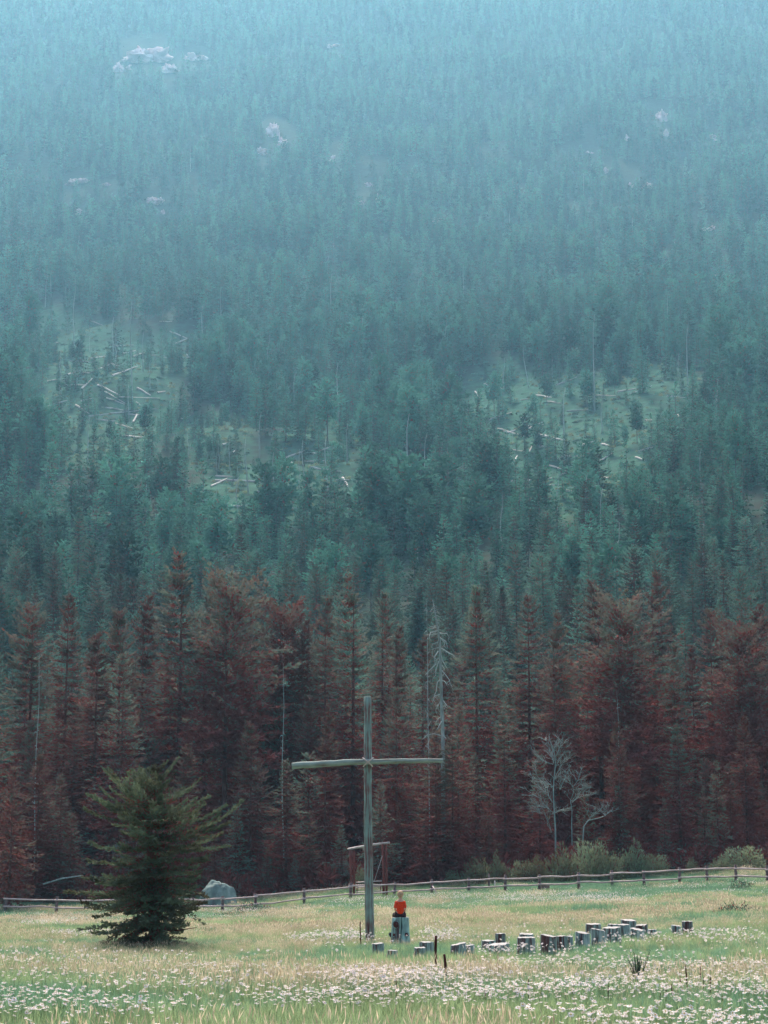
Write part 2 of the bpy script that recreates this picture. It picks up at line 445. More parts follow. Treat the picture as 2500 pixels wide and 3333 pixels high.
def conifer(name, H, Rr, seed, style='spruce', nb=420, mt=14, tl=0.5, needle='needle', extent=None, z0f=0.05, brown=0.6, lift=0.0, jit=0.0):
    r = np.random.default_rng(seed)
    z0 = z0f * H
    if style == 'pine': z0 = 0.38 * H
    t = np.sort(r.random(nb)) ** (1.15 if style == 'spruce' else 1.0)
    t = t * 0.985
    # whorls: pull heights to discrete levels
    lev = H / (0.78 if H > 9 else 0.33)
    t = np.round(t * lev) / lev + r.normal(0, 0.10 / lev, nb); t = np.clip(t, 0.0, 0.985)
    az = r.random(nb) * 2 * math.pi
    zb = z0 + t * (H - z0)
    ph = r.random(4) * 6.28
    lump = 1 + 0.17 * np.sin(2 * az + ph[0] + zb * 0.55) + 0.13 * np.sin(3 * az + ph[1] - zb * 0.9) + 0.10 * np.sin(ph[2] + zb * 1.7)
    if style == 'spruce':
        prof = (1 - t) ** 0.80 * (0.93 + 0.1 * np.sin(t * 19 + ph[3])) + 0.03
        low = np.clip(t / 0.10, 0.55, 1)
        prof = prof * low
    elif style == 'pine':
        prof = np.sqrt(np.clip(1 - ((t - 0.35) / 0.66) ** 2, 0.02, 1)) * 0.9
        lump = 1 + 1.6 * (lump - 1)
    else:   # narrow, old fir with a blunt head
        prof = np.clip(0.30 + 0.75 * (1 - t), 0, 1) * np.clip((1 - t) / 0.10, 0.12, 1) ** 0.5
    L = Rr * prof * lump * r.uniform(0.68, 1.12, nb)
    if extent is not None: L = extent(t, az) * lump ** 1.2 * r.uniform(0.72, 1.08, nb)
    L = np.maximum(L, 0.06 * Rr)
    # branch shape
    rise = np.interp(t, [0, 0.5, 0.8, 1], [-0.22, 0.0, 0.45, 1.3]) + r.normal(0, 0.10, nb)
    if style == 'pine': rise = np.interp(t, [0, 0.6, 1], [0.05, 0.35, 1.3]) + r.normal(0, 0.18, nb)
    droop = np.interp(t, [0, 0.6, 1], [0.42, 0.30, 0.05]) * r.uniform(0.6, 1.3, nb)
    tip = np.interp(t, [0, 1], [0.30, 0.25]) * r.uniform(0.6, 1.4, nb)
    lean = np.stack([r.normal(0, 0.01) * zb, r.normal(0, 0.01) * zb], 1)
    # sprays
    m_ = np.maximum(3, (mt * (0.35 + 0.65 * L / Rr)).astype(int))
    bi = np.repeat(np.arange(nb), m_)
    n = len(bi)
    s = np.where(r.random(n) < 0.16, 0.03 + 0.25 * r.random(n), 0.10 + 0.90 * r.random(n) ** 0.75)
    Lb = L[bi]
    out_ = np.stack([np.cos(az[bi]), np.sin(az[bi]), np.zeros(n)], 1)
    sid = np.stack([-np.sin(az[bi]), np.cos(az[bi]), np.zeros(n)], 1)
    zz = Lb * (rise[bi] * s - droop[bi] * s * s + tip[bi] * s ** 3)
    dz = rise[bi] - 2 * droop[bi] * s + 3 * tip[bi] * s * s
    hw = 0.24 * Lb * (1 - s) * (s ** 0.4) + 0.03 * Rr
    side = r.uniform(-1, 1, n)
    c = out_ * (Lb * s)[:, None] + sid * (side * hw)[:, None]
    c[:, 2] += zb[bi] + zz - np.abs(side) * hw * 0.25
    c[:, 0] += lean[bi, 0]; c[:, 1] += lean[bi, 1]
    d = out_ * 0.8 + sid * (side * 0.9)[:, None] + np.stack([np.zeros(n), np.zeros(n), dz * 0.8 + r.normal(0.02, 0.28, n)], 1)
    if style == 'pine': d += r.normal(0, 0.5, (n, 3)); d[:, 2] += 0.25
    d[:, 2] += lift
    if jit: d += r.normal(0, jit, (n, 3))
    d = norm(d)
    up = np.tile([0, 0, 1.0], (n, 1)) + r.normal(0, 0.55, (n, 3)) + out_ * 0.35
    l = tl * r.uniform(0.55, 1.25, n) * (0.55 + 0.45 * Lb / Rr)
    w = l * r.uniform(0.36, 0.62, n)
    if style == 'pine': w *= 1.3
    shade_mask = (r.random(n) < brown * np.clip((0.62 - s) / 0.35, 0, 1) + 0.97 * np.clip((0.66 - t[bi]) / 0.45, 0, 1) * (brown > 0.5))  # sprays low down and near the trunk get the painted maroon shade
    w = np.where(shade_mask, w * 0.9, w)
    v1, f1, m1 = kites(c, d, w, l, up, shade_mask.astype(int))
    # bare limbs as thin blades crossed: one kite per branch of full length
    bc = np.stack([lean[:, 0], lean[:, 1], zb], 1)
    ao = np.stack([np.cos(az), np.sin(az), rise * 0.7 - droop * 0.5], 1)
    v2, f2, m2 = kites(bc, norm(ao), 0.02 * Rr + 0 * L, L * 0.9, np.tile([0, 0, 1.0], (nb, 1)) + r.normal(0, .4, (nb, 3)), np.ones(nb, int))
    # leader
    nl = 6
    lc = np.tile([lean[-1, 0], lean[-1, 1], H * 0.955], (nl, 1)) + r.normal(0, 0.01 * H, (nl, 3)) * [0.3, 0.3, 1]
    v3, f3, m3 = kites(lc, norm(np.tile([0, 0, 1.0], (nl, 1)) + r.normal(0, 0.2, (nl, 3))), np.full(nl, tl * 0.25), np.full(nl, H * 0.035), np.tile([1.0, 0, 0], (nl, 1)) + r.normal(0, .5, (nl, 3)), np.zeros(nl, int))
    v = np.concatenate([v1, v2, v3]); f = np.concatenate([f1, f2 + len(v1), f3 + len(v1) + len(v2)]); mi = np.concatenate([m1, m2, m3])
    # trunk
    tr = MB(); k = 6
    tb = 0.0065 * H + 0.04
    pts = [(lean[0, 0] * 0, 0, -0.6)] + [(0.0, 0.0, H * q) for q in (0.03, 0.25, 0.5, 0.75, 0.97)]
    tr.tube(pts, [tb * 1.3, tb * 1.05, tb * 0.85, tb * 0.6, tb * 0.33, 0.01], 7, False, 0, 0.1, seed)
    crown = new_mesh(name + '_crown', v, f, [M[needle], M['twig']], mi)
    trunk = tr.mesh(name + '_trunk', M['bark'])
    # joined version for the far stuff
    tv = np.array([tuple(q) for q in tr.v]); tf = np.array([(a, b, c2) for (a, b, c2, e) in tr.f] + [(a, c2, e) for (a, b, c2, e) in tr.f])
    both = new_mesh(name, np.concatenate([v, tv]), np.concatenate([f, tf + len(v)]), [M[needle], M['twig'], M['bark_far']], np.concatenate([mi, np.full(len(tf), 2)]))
    return crown, trunk, both, H

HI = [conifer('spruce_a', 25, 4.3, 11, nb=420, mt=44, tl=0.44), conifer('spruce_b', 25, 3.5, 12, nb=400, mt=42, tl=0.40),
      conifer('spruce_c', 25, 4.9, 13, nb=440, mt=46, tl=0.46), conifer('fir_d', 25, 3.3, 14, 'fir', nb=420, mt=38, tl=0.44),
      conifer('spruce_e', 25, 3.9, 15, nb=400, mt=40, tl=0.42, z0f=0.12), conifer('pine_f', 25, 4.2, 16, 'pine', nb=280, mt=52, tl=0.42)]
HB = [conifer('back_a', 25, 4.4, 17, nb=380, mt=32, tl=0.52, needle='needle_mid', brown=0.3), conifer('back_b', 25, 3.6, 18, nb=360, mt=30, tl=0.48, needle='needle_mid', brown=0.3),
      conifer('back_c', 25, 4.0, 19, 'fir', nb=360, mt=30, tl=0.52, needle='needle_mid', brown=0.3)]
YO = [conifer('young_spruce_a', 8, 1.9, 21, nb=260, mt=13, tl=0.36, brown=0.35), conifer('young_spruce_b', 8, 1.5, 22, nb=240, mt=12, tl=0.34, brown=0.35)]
MID = [conifer('mid_a', 18, 3.3, 31, nb=190, mt=10, tl=0.75, needle='needle_far', brown=0.08), conifer('mid_b', 18, 2.7, 32, nb=180, mt=9, tl=0.70, needle='needle_far', brown=0.08),
       conifer('mid_c', 18, 3.2, 33, nb=200, mt=10, tl=0.80, needle='needle_far', brown=0.08), conifer('mid_d', 18, 2.5, 34, 'fir', nb=170, mt=9, tl=0.75, needle='needle_far', brown=0.08),
       conifer('mid_e', 18, 3.0, 35, 'pine', nb=120, mt=13, tl=0.9, needle='needle_far', brown=0.08)]
LOW = [conifer('low_a', 18, 3.3, 41, nb=120, mt=8, tl=0.95, needle='needle_far', brown=0.08), conifer('low_b', 18, 2.6, 42, nb=110, mt=8, tl=0.95, needle='needle_far', brown=0.08),
       conifer('low_c', 18, 3.4, 43, 'fir', nb=120, mt=8, tl=1.0, needle='needle_far', brown=0.08)]

def scatter(name, pts, rot, scl, idx, coll, label):
    me = bpy.data.meshes.new(name)
    n = len(pts)
    me.vertices.add(n); me.vertices.foreach_set('co', np.asarray(pts, np.float32).ravel())
    a = me.attributes.new('rot', 'FLOAT_VECTOR', 'POINT'); a.data.foreach_set('vector', np.asarray(rot, np.float32).ravel())
    a = me.attributes.new('scl', 'FLOAT_VECTOR', 'POINT'); a.data.foreach_set('vector', np.asarray(scl, np.float32).ravel())
    a = me.attributes.new('idx', 'INT', 'POINT'); a.data.foreach_set('value', np.asarray(idx, np.int32))
    o = obj(name, me)
    ng = bpy.data.node_groups.new(name + '_nodes', 'GeometryNodeTree')
    ng.interface.new_socket('Geometry', in_out='INPUT', socket_type='NodeSocketGeometry')
    ng.interface.new_socket('Geometry', in_out='OUTPUT', socket_type='NodeSocketGeometry')
    gi = ng.nodes.new('NodeGroupInput'); go_ = ng.nodes.new('NodeGroupOutput')
    ip = ng.nodes.new('GeometryNodeInstanceOnPoints')
    ci = ng.nodes.new('GeometryNodeCollectionInfo'); ci.inputs[0].default_value = coll
    ci.inputs[1].default_value = True; ci.inputs[2].default_value = True
    def named(nm, ty):
        q = ng.nodes.new('GeometryNodeInputNamedAttribute'); q.data_type = ty; q.inputs[0].default_value = nm; return q.outputs[0]
    L = ng.links.new
    L(gi.outputs[0], ip.inputs['Points']); L(ci.outputs[0], ip.inputs['Instance'])
    ip.inputs['Pick Instance'].default_value = True
    L(named('idx', 'INT'), ip.inputs['Instance Index'])
    L(named('rot', 'FLOAT_VECTOR'), ip.inputs['Rotation'])
    L(named('scl', 'FLOAT_VECTOR'), ip.inputs['Scale'])
    L(ip.outputs[0], go_.inputs[0])
    md = o.modifiers.new('scatter', 'NODES'); md.node_group = ng
    tag(o, label, kind='stuff')
    return o

def lib(name, meshes):
    c = bpy.data.collections.new(name)
    for i, me in enumerate(meshes):
        o = bpy.data.objects.new(f'{name}_{chr(97 + i)}', me); c.objects.link(o)
    return c

tree_n = [0]
def place_tree(var, x, y, H, label, group, name='spruce_tree', cat='tree', wide=1.0, rz=None):
    crown, trunk, both, H0 = var
    e = bpy.data.objects.new(name, None); e.empty_display_size = 0.5
    e.location = (x, y, gz(x, y)); s = H / H0
    e.scale = (s * wide, s * wide, s); e.rotation_euler = (0, 0, random.random() * 6.28 if rz is None else rz)
    link(e)
    c = bpy.data.objects.new('crown', crown); c.parent = e; link(c)
    t = bpy.data.objects.new('trunk', trunk); t.parent = e; link(t)
    tag(e, label, cat, group); tree_n[0] += 1
    return e

# prominent trees of the forest edge: px, top row, distance, variant, width factor, label
HERO = [
    (595, 1790, 172, 0, 1.15, 'tallest broad spruce standing left of the cross, its head above the other treetops'),
    (470, 1930, 176, 1, 1.0, 'narrow spruce close left of the tallest broad spruce'),
    (395, 1985, 168, 2, 1.0, 'wide layered spruce second left of the tallest spruce'),
    (225, 1935, 178, 4, 0.9, 'spruce with a thin pointed head near the left edge of the forest'),
    (110, 1970, 170, 3, 1.1, 'blunt headed tree at the far left of the forest edge'),
    (320, 2050, 166, 1, 1.1, 'shorter spruce between the wide layered one and the left edge'),
    (675, 1880, 185, 1, 1.0, 'dark spruce directly right of the tallest spruce'),
    (740, 1920, 170, 5, 1.1, 'open crowned pine right of the tallest spruce'),
    (800, 1960, 178, 3, 1.0, 'blunt tree between the open pine and the round headed pair'),
    (915, 2000, 182, 5, 1.2, 'round headed pine left of the gap above the crossbar'),
    (985, 2010, 180, 1, 0.9, 'slender spruce above the left arm of the cross'),
    (1060, 1945, 176, 2, 0.85, 'layered spruce up left of the cross top'),
    (1152, 1862, 172, 0, 0.95, 'tall spruce rising just left above the cross top'),
    (1245, 1925, 180, 4, 0.9, 'spruce just right above the cross top'),
    (1290, 2030, 172, 1, 0.9, 'lower spruce between the cross top and the drooping dead tree'),
    (1548, 1910, 170, 2, 0.95, 'wide layered spruce right of the drooping dead tree'),
    (1718, 1935, 176, 4, 1.0, 'tall spruce above the bare leafless tree'),
    (1800, 1990, 166, 0, 0.85, 'spruce standing behind the bare leafless tree'),
    (1945, 1880, 174, 1, 1.1, 'dark pointed spruce in the right half of the forest edge'),
    (2012, 1985, 166, 5, 1.2, 'spreading open tree between two pointed spruces on the right'),
    (2120, 1858, 176, 0, 0.9, 'tall slim spruce with the highest head in the right half'),
    (2190, 2100, 168, 2, 0.8, 'lower layered spruce right of the tall slim spruce'),
    (2310, 1990, 184, 3, 1.1, 'blunt headed spruce near the right edge'),
    (2400, 2060, 172, 5, 1.1, 'rounded pine at the right edge of the forest'),
    (2460, 1960, 178, 1, 1.1, 'spruce at the far right margin'),
    (600, 2415, 153, 1, 1.4, 'short dark spruce behind the lone meadow tree'),
    (405, 2125, 158, 4, 0.9, 'mid height spruce above the lone meadow tree'),
    (1490, 2290, 157, 0, 0.9, 'mid height spruce below the drooping dead tree'),
    (1375, 2060, 190, 1, 1.0, 'spruce behind the drooping dead tree'),
    (820, 2340, 155, 1, 1.2, 'short spruce left of the left end of the crossbar'),
    (1640, 2310, 157, 1, 1.1, 'short narrow spruce left of the bare tree'),
    (2205, 2350, 156, 1, 1.2, 'short narrow spruce at right above the willow thicket'),
    (2420, 2330, 158, 4, 1.1, 'short spruce before the right forest edge'),
    (1290, 2240, 158, 2, 0.8, 'layered spruce just right of the cross above its arm'),
    (1060, 2290, 157, 0, 0.8, 'mid height spruce above the left arm of the cross'),
    (1418, 2415, 151.5, 0, 1.3, 'short dense spruce hiding the foot of the drooping dead tree'),
    (1472, 2400, 151.8, 1, 1.3, 'short dense spruce just right of the foot of the drooping dead tree'),
    (935, 2470, 152, 4, 1.3, 'short spruce hiding the foot of the slim leaning pale trunk'),
    (130, 2460, 151, 2, 1.2, 'short spruce behind the full skirted one at the left edge'),
    (2010, 2350, 152, 2, 0.9, 'short layered spruce hiding a dead snag in the right forest'),
]
for px, top, d, vi, wd, lab in HERO:
    p = P(px, top, d)
    place_tree(HI[vi], p.x, p.y, p.z - gz(p.x, p.y), lab, 'tall conifers along the forest edge',
               'pine_tree' if vi == 5 else 'spruce_tree', 'tree', wd * 1.18)
# spruce skirting the left margin, close to the fence
p = P(45, 2500, 142)
place_tree(YO[0], p.x, p.y, p.z - gz(p.x, p.y), 'full skirted spruce by the fence at the left edge', 'tall conifers along the forest edge', wide=1.0)

# random individuals filling the edge zone
taken = [(P(h[0], h[1], h[2]).x, h[2]) for h in HERO]
fill = []
tries = 0
while len(fill) < 255 and tries < 60000:
    tries += 1
    y = 154 + 150 * random.random() ** 1.5
    x = (random.random() * 2 - 1) * (0.235 * y + 2)
    if y > 205 and random.random() < 0.25: continue
    md = 3.1 if y < 185 else 3.6
    if any((x - a) ** 2 + (y - b) ** 2 < md * md for a, b in taken): continue
    taken.append((x, y)); fill.append((x, y))
for x, y in fill:
    if y < 162: H = random.uniform(6, 11)
    elif y < 178: H = random.uniform(10, 16)
    elif y < 200: H = random.uniform(14, 20)
    else: H = random.uniform(14, 22)
    vi = random.choices(range(6), [3, 3, 3, 2, 2, 1])[0]
    px, _ = proj(x, y, gz(x, y))
    marks = [(170, 'at the left edge of the forest'), (400, 'left above the lone meadow tree'), (650, 'right above the lone meadow tree'),
             (900, 'behind the boulder'), (1120, 'behind the left arm of the cross'), (1290, 'directly behind the cross'), (1500, 'around the drooping dead tree'),
             (1720, 'left of the tall leafless tree'), (1900, 'behind the tall leafless tree'), (2150, 'behind the willow thicket'), (2350, 'right of the thicket'), (9999, 'at the right edge of the forest')]
    where = next(w for lim, w in marks if px < lim)
    depth = 'front row' if y < 172 else ('second row' if y < 195 else ('middle rows' if y < 235 else 'back'))
    size = 'tall' if H > 18 else 'medium'
    if H < 12: place_tree(random.choice([HI[1], HI[4], YO[0]]), x, y, H, f'small dark conifer in the {depth} {where}', f'small conifers in the {depth} {where}', wide=1.35)
    elif y > 205: place_tree(HB[vi % 3], x, y, H, f'{size} green conifer in the {depth} {where}', f'{size} conifers in the {depth} {where}', wide=random.uniform(0.95, 1.25))
    else: place_tree(HI[vi], x, y, H, f'{size} dark conifer in the {depth} {where}', f'{size} conifers in the {depth} {where}', 'pine_tree' if vi == 5 else 'spruce_tree', wide=random.uniform(0.95, 1.25))

# low bushy young conifers right at the edge
for px, top, d in [(1172 - 60, 2700, 152), (870, 2760, 151), (1010, 2640, 152), (700, 2720, 150.5), (960, 2780, 150.5), (1385, 2700, 152), (1455, 2640, 153), (1590, 2610, 152),
                   (235, 2650, 152), (160, 2560, 153), (770, 2620, 153), (1300, 2620, 153), (2010, 2560, 152), (1905, 2590, 153), (2290, 2560, 152), (2330, 2480, 153), (2160, 2600, 152), (1240, 2560, 152)]:
    p = P(px, top, d); g = gz(p.x, p.y)
    place_tree(random.choice(YO), p.x, p.y, p.z - g, 'young conifer with low dense branches at the meadow margin ' + ('left of' if px < 1200 else 'right of') + ' the cross',
               'young conifers at the margin ' + ('left of' if px < 1200 else 'right of') + ' the cross', 'young_spruce', wide=random.uniform(0.9, 1.25))

# the hillside forest: too many to count
def hill_points(y0, y1, dens, seed):
    r = np.random.default_rng(seed)
    area = 0.27 * (y1 ** 2 - y0 ** 2) + 20 * (y1 - y0)
    n = int(area * dens)
    y = np.sqrt(r.random(n) * (y1 ** 2 - y0 ** 2) + y0 ** 2)
    x = (r.random(n) * 2 - 1) * (0.27 * y + 10)
    z = ground(x, y)
    px, row = proj(x, y, z)
    keep = hill_keep(px, row)
    clump = np.clip(0.85 + 1.1 * _fbm(x, y, 45, 9), 0.25, 1)
    ok = r.random(n) < keep * clump
    x, y, z = x[ok], y[ok], z[ok]; n = len(x); k = keep[ok]
    s = r.uniform(0.55, 1.12, n) * np.clip(0.95 + 0.5 * _fbm(x, y, 70, 10), 0.6, 1.3) * np.where(k < 0.9, r.uniform(0.3, 0.85, n), 1) * np.interp(y, [290, 600, 1100], [1.0, 1.2, 1.45])
    w = s * r.uniform(1.0, 1.55, n)
    return np.stack([x, y, z - 0.1], 1), np.stack([r.normal(0, 0.02, n), r.normal(0, 0.02, n), r.random(n) * 6.28], 1), np.stack([w, w, s], 1), r
pts, rot, scl, r = hill_points(290, 900, 0.025, 51)
idx_ = r.choice(5, len(pts), p=[.26, .26, .2, .18, .1]) + 3
nearer = r.random(len(pts)) < np.interp(pts[:, 1], [290, 410], [0.9, 0.0])
idx_ = np.where(nearer, r.integers(0, 3, len(pts)), idx_)
scl = scl * np.where(nearer, 0.74, 1.0)[:, None]
scatter('hillside_forest', pts, rot, scl, idx_, lib('hill_tree', [q[2] for q in HB + MID]), 'dense conifer forest covering the lower mountainside')
pts, rot, scl, r = hill_points(900, 2640, 0.0120, 52)
scatter('upper_hillside_forest', pts, rot, scl * [1.05, 1.05, 1.0], r.choice(3, len(pts), p=[.4, .35, .25]), lib('upper_tree', [q[2] for q in LOW]), 'hazy conifer forest covering the upper mountainside')

# understory brush under the forest edge
def leaf_clump(name, n, rx, rz, l, mats, mi_brown=0.0, upright=0.5, seed=1, stems=0):
    r = np.random.default_rng(seed)
    u = norm(r.normal(0, 1, (n, 3))); rad = r.random(n) ** 0.4
    c = u * rad[:, None] * [rx, rx, rz]; c[:, 2] = np.abs(c[:, 2])
    bump = 1 + 0.28 * np.sin(u[:, 0] * 5 + seed) * np.cos(u[:, 1] * 4 + 2 * seed); c *= bump[:, None]
    d = norm(u * [1, 1, 0.4] + r.normal(0, 0.5, (n, 3)) + [0, 0, upright * 2])
    ll = l * r.uniform(0.5, 1.3, n)
    v, f, m_ = kites(c, d, ll * 0.35, ll, r.normal(0, 1, (n, 3)), (r.random(n) < mi_brown).astype(int))
    return new_mesh(name, v, f, mats, m_)
brush = [leaf_clump('brush', 420, 1.3, 1.7, 0.4, [M['needle'], M['twig']], 0.85, 0.2, 3), leaf_clump('brush', 420, 1.6, 1.3, 0.45, [M['needle'], M['twig']], 0.9, 0.1, 5)]  # mostly maroon sprays: forest-edge shade painted into the brush colour
n = 900
yy = 151 + 45 * rng.random(n) ** 1.4; xx = (rng.random(n) * 2 - 1) * (0.25 * yy + 2)
scatter('forest_understory', np.stack([xx, yy, ground(xx, yy) - 0.1], 1), np.stack([0 * xx, 0 * xx, rng.random(n) * 6.28], 1),
        np.repeat(rng.uniform(0.6, 1.5, n)[:, None], 3, 1), rng.integers(0, 2, n), lib('brush_kind', brush), 'dim tangled undergrowth beneath the forest edge')

cb_ = [leaf_clump('clearing_bush', 160, 1.6, 0.9, 0.6, [M['needle_far'], M['twig']], 0.1, 0.3, 7), leaf_clump('clearing_bush', 160, 1.1, 1.2, 0.5, [M['shrub'], M['twig']], 0.1, 0.3, 8)]
yy = 420 + 600 * rng.random(14000); xx = (rng.random(14000) * 2 - 1) * 0.25 * yy; zz = ground(xx, yy); px_, row_ = proj(xx, yy, zz)
k = (hill_keep(px_, row_) < 0.55) & (rng.random(14000) < 0.6); n = k.sum()
scatter('clearing_brush', np.stack([xx[k], yy[k], zz[k] - 0.1], 1), np.stack([0 * xx[k], 0 * xx[k], rng.random(n) * 6.28], 1), np.repeat(rng.uniform(0.3, 0.9, n)[:, None], 3, 1), rng.integers(0, 2, n), lib('clearing_kind', cb_), 'low brush in the hillside clearings')

# ------------------------------------------------------------------ dead standing trees on the hill
def snag_mesh(name, H, seed, branches, drop=0.4):
    rr = random.Random(seed); b = MB()
    pts = [(rr.gauss(0, .08) * i, rr.gauss(0, .05) * i, H * i / 5.0) for i in range(6)]; pts[0] = (0, 0, -0.5)
    b.tube(pts, [0.24, 0.20, 0.16, 0.12, 0.08, 0.03], 6, True, 0, 0.15, seed)
    for k in range(branches):
        t = rr.uniform(0.3, 0.97); i = min(4, int(t * 5)); f = t * 5 - i
        p0 = Vector(pts[i]).lerp(Vector(pts[i + 1]), f); a = rr.random() * 6.28; l = rr.uniform(0.5, 1.9) * (1.1 - t * 0.5)
        d = Vector((math.cos(a), math.sin(a), 0))
        b.tube([p0, p0 + d * l * 0.6 + Vector((0, 0, rr.uniform(-.1, .3) * l)), p0 + d * l + Vector((0, 0, -drop * l * rr.random()))], [0.045, 0.03, 0.012], 3, False)
    return b.mesh(name, M['snag_wood'])
SN = [snag_mesh('snag_bare', 16, 61, 4), snag_mesh('snag_stubs', 16, 62, 16), snag_mesh('snag_branchy', 16, 63, 40), snag_mesh('snag_broken', 16, 64, 7)]
SNAGS = [  # px, top row, base row, lean px, kind
    (240, 900, 1130, 2, 1), (147, 900, 1000, 6, 0), (292, 1090, 1145, 0, 0), (284, 1150, 1215, -8, 3), (368, 1030, 1170, 0, 0), (430, 980, 1330, -4, 0),
    (488, 1170, 1265, 0, 0), (466, 1080, 1210, 0, 0), (660, 990, 1150, -2, 0), (1078, 890, 1100, 0, 0), (1105, 1180, 1380, -8, 0), (1180, 1030, 1180, -4, 2),
    (1070, 1420, 1650, -12, 0), (1000, 1430, 1650, -18, 0), (844, 1340, 1500, 4, 0), (706, 1470, 1550, 0, 0), (420, 1600, 1660, 0, 0), (714, 1650, 1730, 12, 3),
    (1164, 1530, 1680, 0, 0), (1215, 1600, 1700, 0, 0), (885, 1660, 1760, -6, 0), (808, 930, 1010, 4, 0), (720, 930, 1060, -2, 0),
    (1328, 1345, 1610, 0, 0), (1567, 1350, 1490, 2, 0), (1440, 1050, 1200, 12, 3), (1365, 900, 1000, -2, 0), (1720, 1130, 1260, -18, 0), (1935, 1020, 1340, -2, 0),
    (2238, 1050, 1290, 0, 0), (2080, 1050, 1110, 0, 0), (1798, 1170, 1250, 0, 0), (2207, 1150, 1230, 2, 0), (2330, 1230, 1370, 4, 2), (1555, 1270, 1320, 12, 3),
    (1670, 1390, 1450, -4, 0), (1837, 1260, 1500, 0, 0), (2000, 1700, 1960, 12, 1), (2285, 1700, 1900, 2, 2), (1910, 1540, 1790, -2, 0), (1786, 1650, 1780, 0, 0),
    (1527, 1640, 1720, -4, 0), (2000, 1680, 1780, 0, 0), (2286, 1750, 1830, 0, 0), (1388, 1540, 1660, 0, 0), (1440, 1430, 1560, 0, 0), (140, 600, 640, 0, 0),
    (735, 860, 960, 0, 1), (470, 900, 990, 0, 0), (1500, 720, 830, 0, 0), (1660, 680, 770, 0, 0), (1900, 560, 640, 0, 0), (620, 480, 560, 0, 0), (1000, 640, 720, 0, 0),
    (2060, 700, 800, 0, 0), (1510, 860, 960, -2, 0), (1820, 900, 980, 0, 0), (2180, 860, 950, 0, 0), (1300, 760, 860, 0, 0), (1150, 880, 960, 2, 0)]
rs_ = random.Random(12)
for _ in range(70):
    b_ = rs_.uniform(780, 1850); h_ = np.interp(b_, [780, 1850], [60, 170]) * rs_.uniform(0.7, 1.3)
    SNAGS.append((rs_.uniform(80, 2420), b_ - h_, b_, rs_.gauss(0, 4), rs_.choice([0, 0, 1, 3])))
for i, (px, top, base, lean, k) in enumerate(SNAGS):
    g = G(px, base); q = P(px + lean, top, g.y)
    v = q - g; H = v.length
    o = bpy.data.objects.new('dead_tree', SN[k]); o.location = g
    o.rotation_mode = 'QUATERNION'; o.rotation_quaternion = Vector((0, 0, 1)).rotation_difference(v.normalized())
    s = H / 16; o.scale = (min(s * 1.0, 1.5) * 0.9,) * 2 + (s,)
    link(o)
    zone = 'upper left' if (px < 1250 and base < 1050) else 'upper right' if base < 1050 else 'lower left' if px < 1250 else 'lower right'
    kd = {0: 'thin bare pale dead trunk', 1: 'pale dead trunk with branch stubs', 2: 'grey dead tree with fine branches', 3: 'broken pale dead trunk'}[k]
    tag(o, f'{kd} among conifers on the {zone} hillside', 'dead tree', f'{kd}s on the {zone} hillside')

# fallen logs: endpoint pixels
LOGS = [(295, 1048, 335, 1068), (112, 1100, 160, 1092), (118, 1092, 180, 1106), (122, 1128, 160, 1120), (172, 1112, 192, 1120), (70, 1144, 104, 1136),
        (295, 1168, 350, 1160), (220, 1222, 262, 1206), (262, 1218, 312, 1210), (314, 1205, 360, 1188), (365, 1225, 448, 1194), (350, 1186, 388, 1202),
        (400, 1152, 446, 1142), (432, 1162, 470, 1150), (318, 1256, 388, 1288), (340, 1276, 412, 1320), (388, 1296, 520, 1300), (346, 1300, 415, 1322),
        (345, 1332, 420, 1340), (358, 1350, 516, 1335), (446, 1268, 490, 1290), (444, 1312, 462, 1326), (370, 1380, 432, 1402), (432, 1378, 446, 1350),
        (355, 1498, 400, 1500), (418, 1530, 458, 1532), (590, 1368, 620, 1356), (686, 1586, 740, 1560), (740, 1568, 870, 1572), (700, 1568, 740, 1568),
        (1010, 1526, 1050, 1532), (1050, 1532, 1110, 1540), (915, 1572, 935, 1568), (950, 1658, 1008, 1656), (840, 1642, 880, 1646), (1115, 1560, 1132, 1588),
        (724, 1452, 740, 1446), (756, 1478, 768, 1468), (520, 1050, 560, 1050), (608, 1156, 615, 1166),
        (1546, 1278, 1560, 1322), (1590, 1370, 1665, 1346), (1575, 1254, 1590, 1258), (1620, 1262, 1640, 1274), (1695, 1306, 1725, 1300), (1745, 1290, 1795, 1297),
        (1845, 1342, 1915, 1337), (1935, 1290, 2005, 1292), (1620, 1400, 1655, 1406), (1750, 1418, 1830, 1440), (1790, 1432, 1828, 1434), (1722, 1475, 1732, 1453),
        (1664, 1522, 1684, 1486), (1650, 1592, 1668, 1566), (1718, 1568, 1734, 1564), (1740, 1572, 1795, 1560), (1748, 1582, 1806, 1596), (1825, 1492, 1920, 1490),
        (1845, 1602, 1862, 1603), (1755, 1458, 1780, 1456), (2100, 1372, 2122, 1370), (2205, 1352, 2218, 1372), (2172, 1294, 2230, 1298), (1960, 1450, 1985, 1454)]
for cx, cy, hw, hh, cnt in [(330, 1290, 210, 180, 16), (1880, 1420, 260, 180, 15), (760, 1600, 180, 90, 6), (1640, 1330, 100, 110, 6), (1040, 1520, 130, 60, 6), (560, 1140, 80, 60, 5)]:
    for _ in range(cnt):
        a_ = random.random() * 6.28; q_ = random.random() ** 0.5; x_ = cx + hw * q_ * math.cos(a_); y_ = cy + hh * q_ * math.sin(a_); l_ = random.uniform(22, 80); t_ = random.gauss(0, 0.28)
        LOGS.append((x_, y_, x_ + l_ * math.cos(t_), y_ + l_ * math.sin(t_)))
lm = []
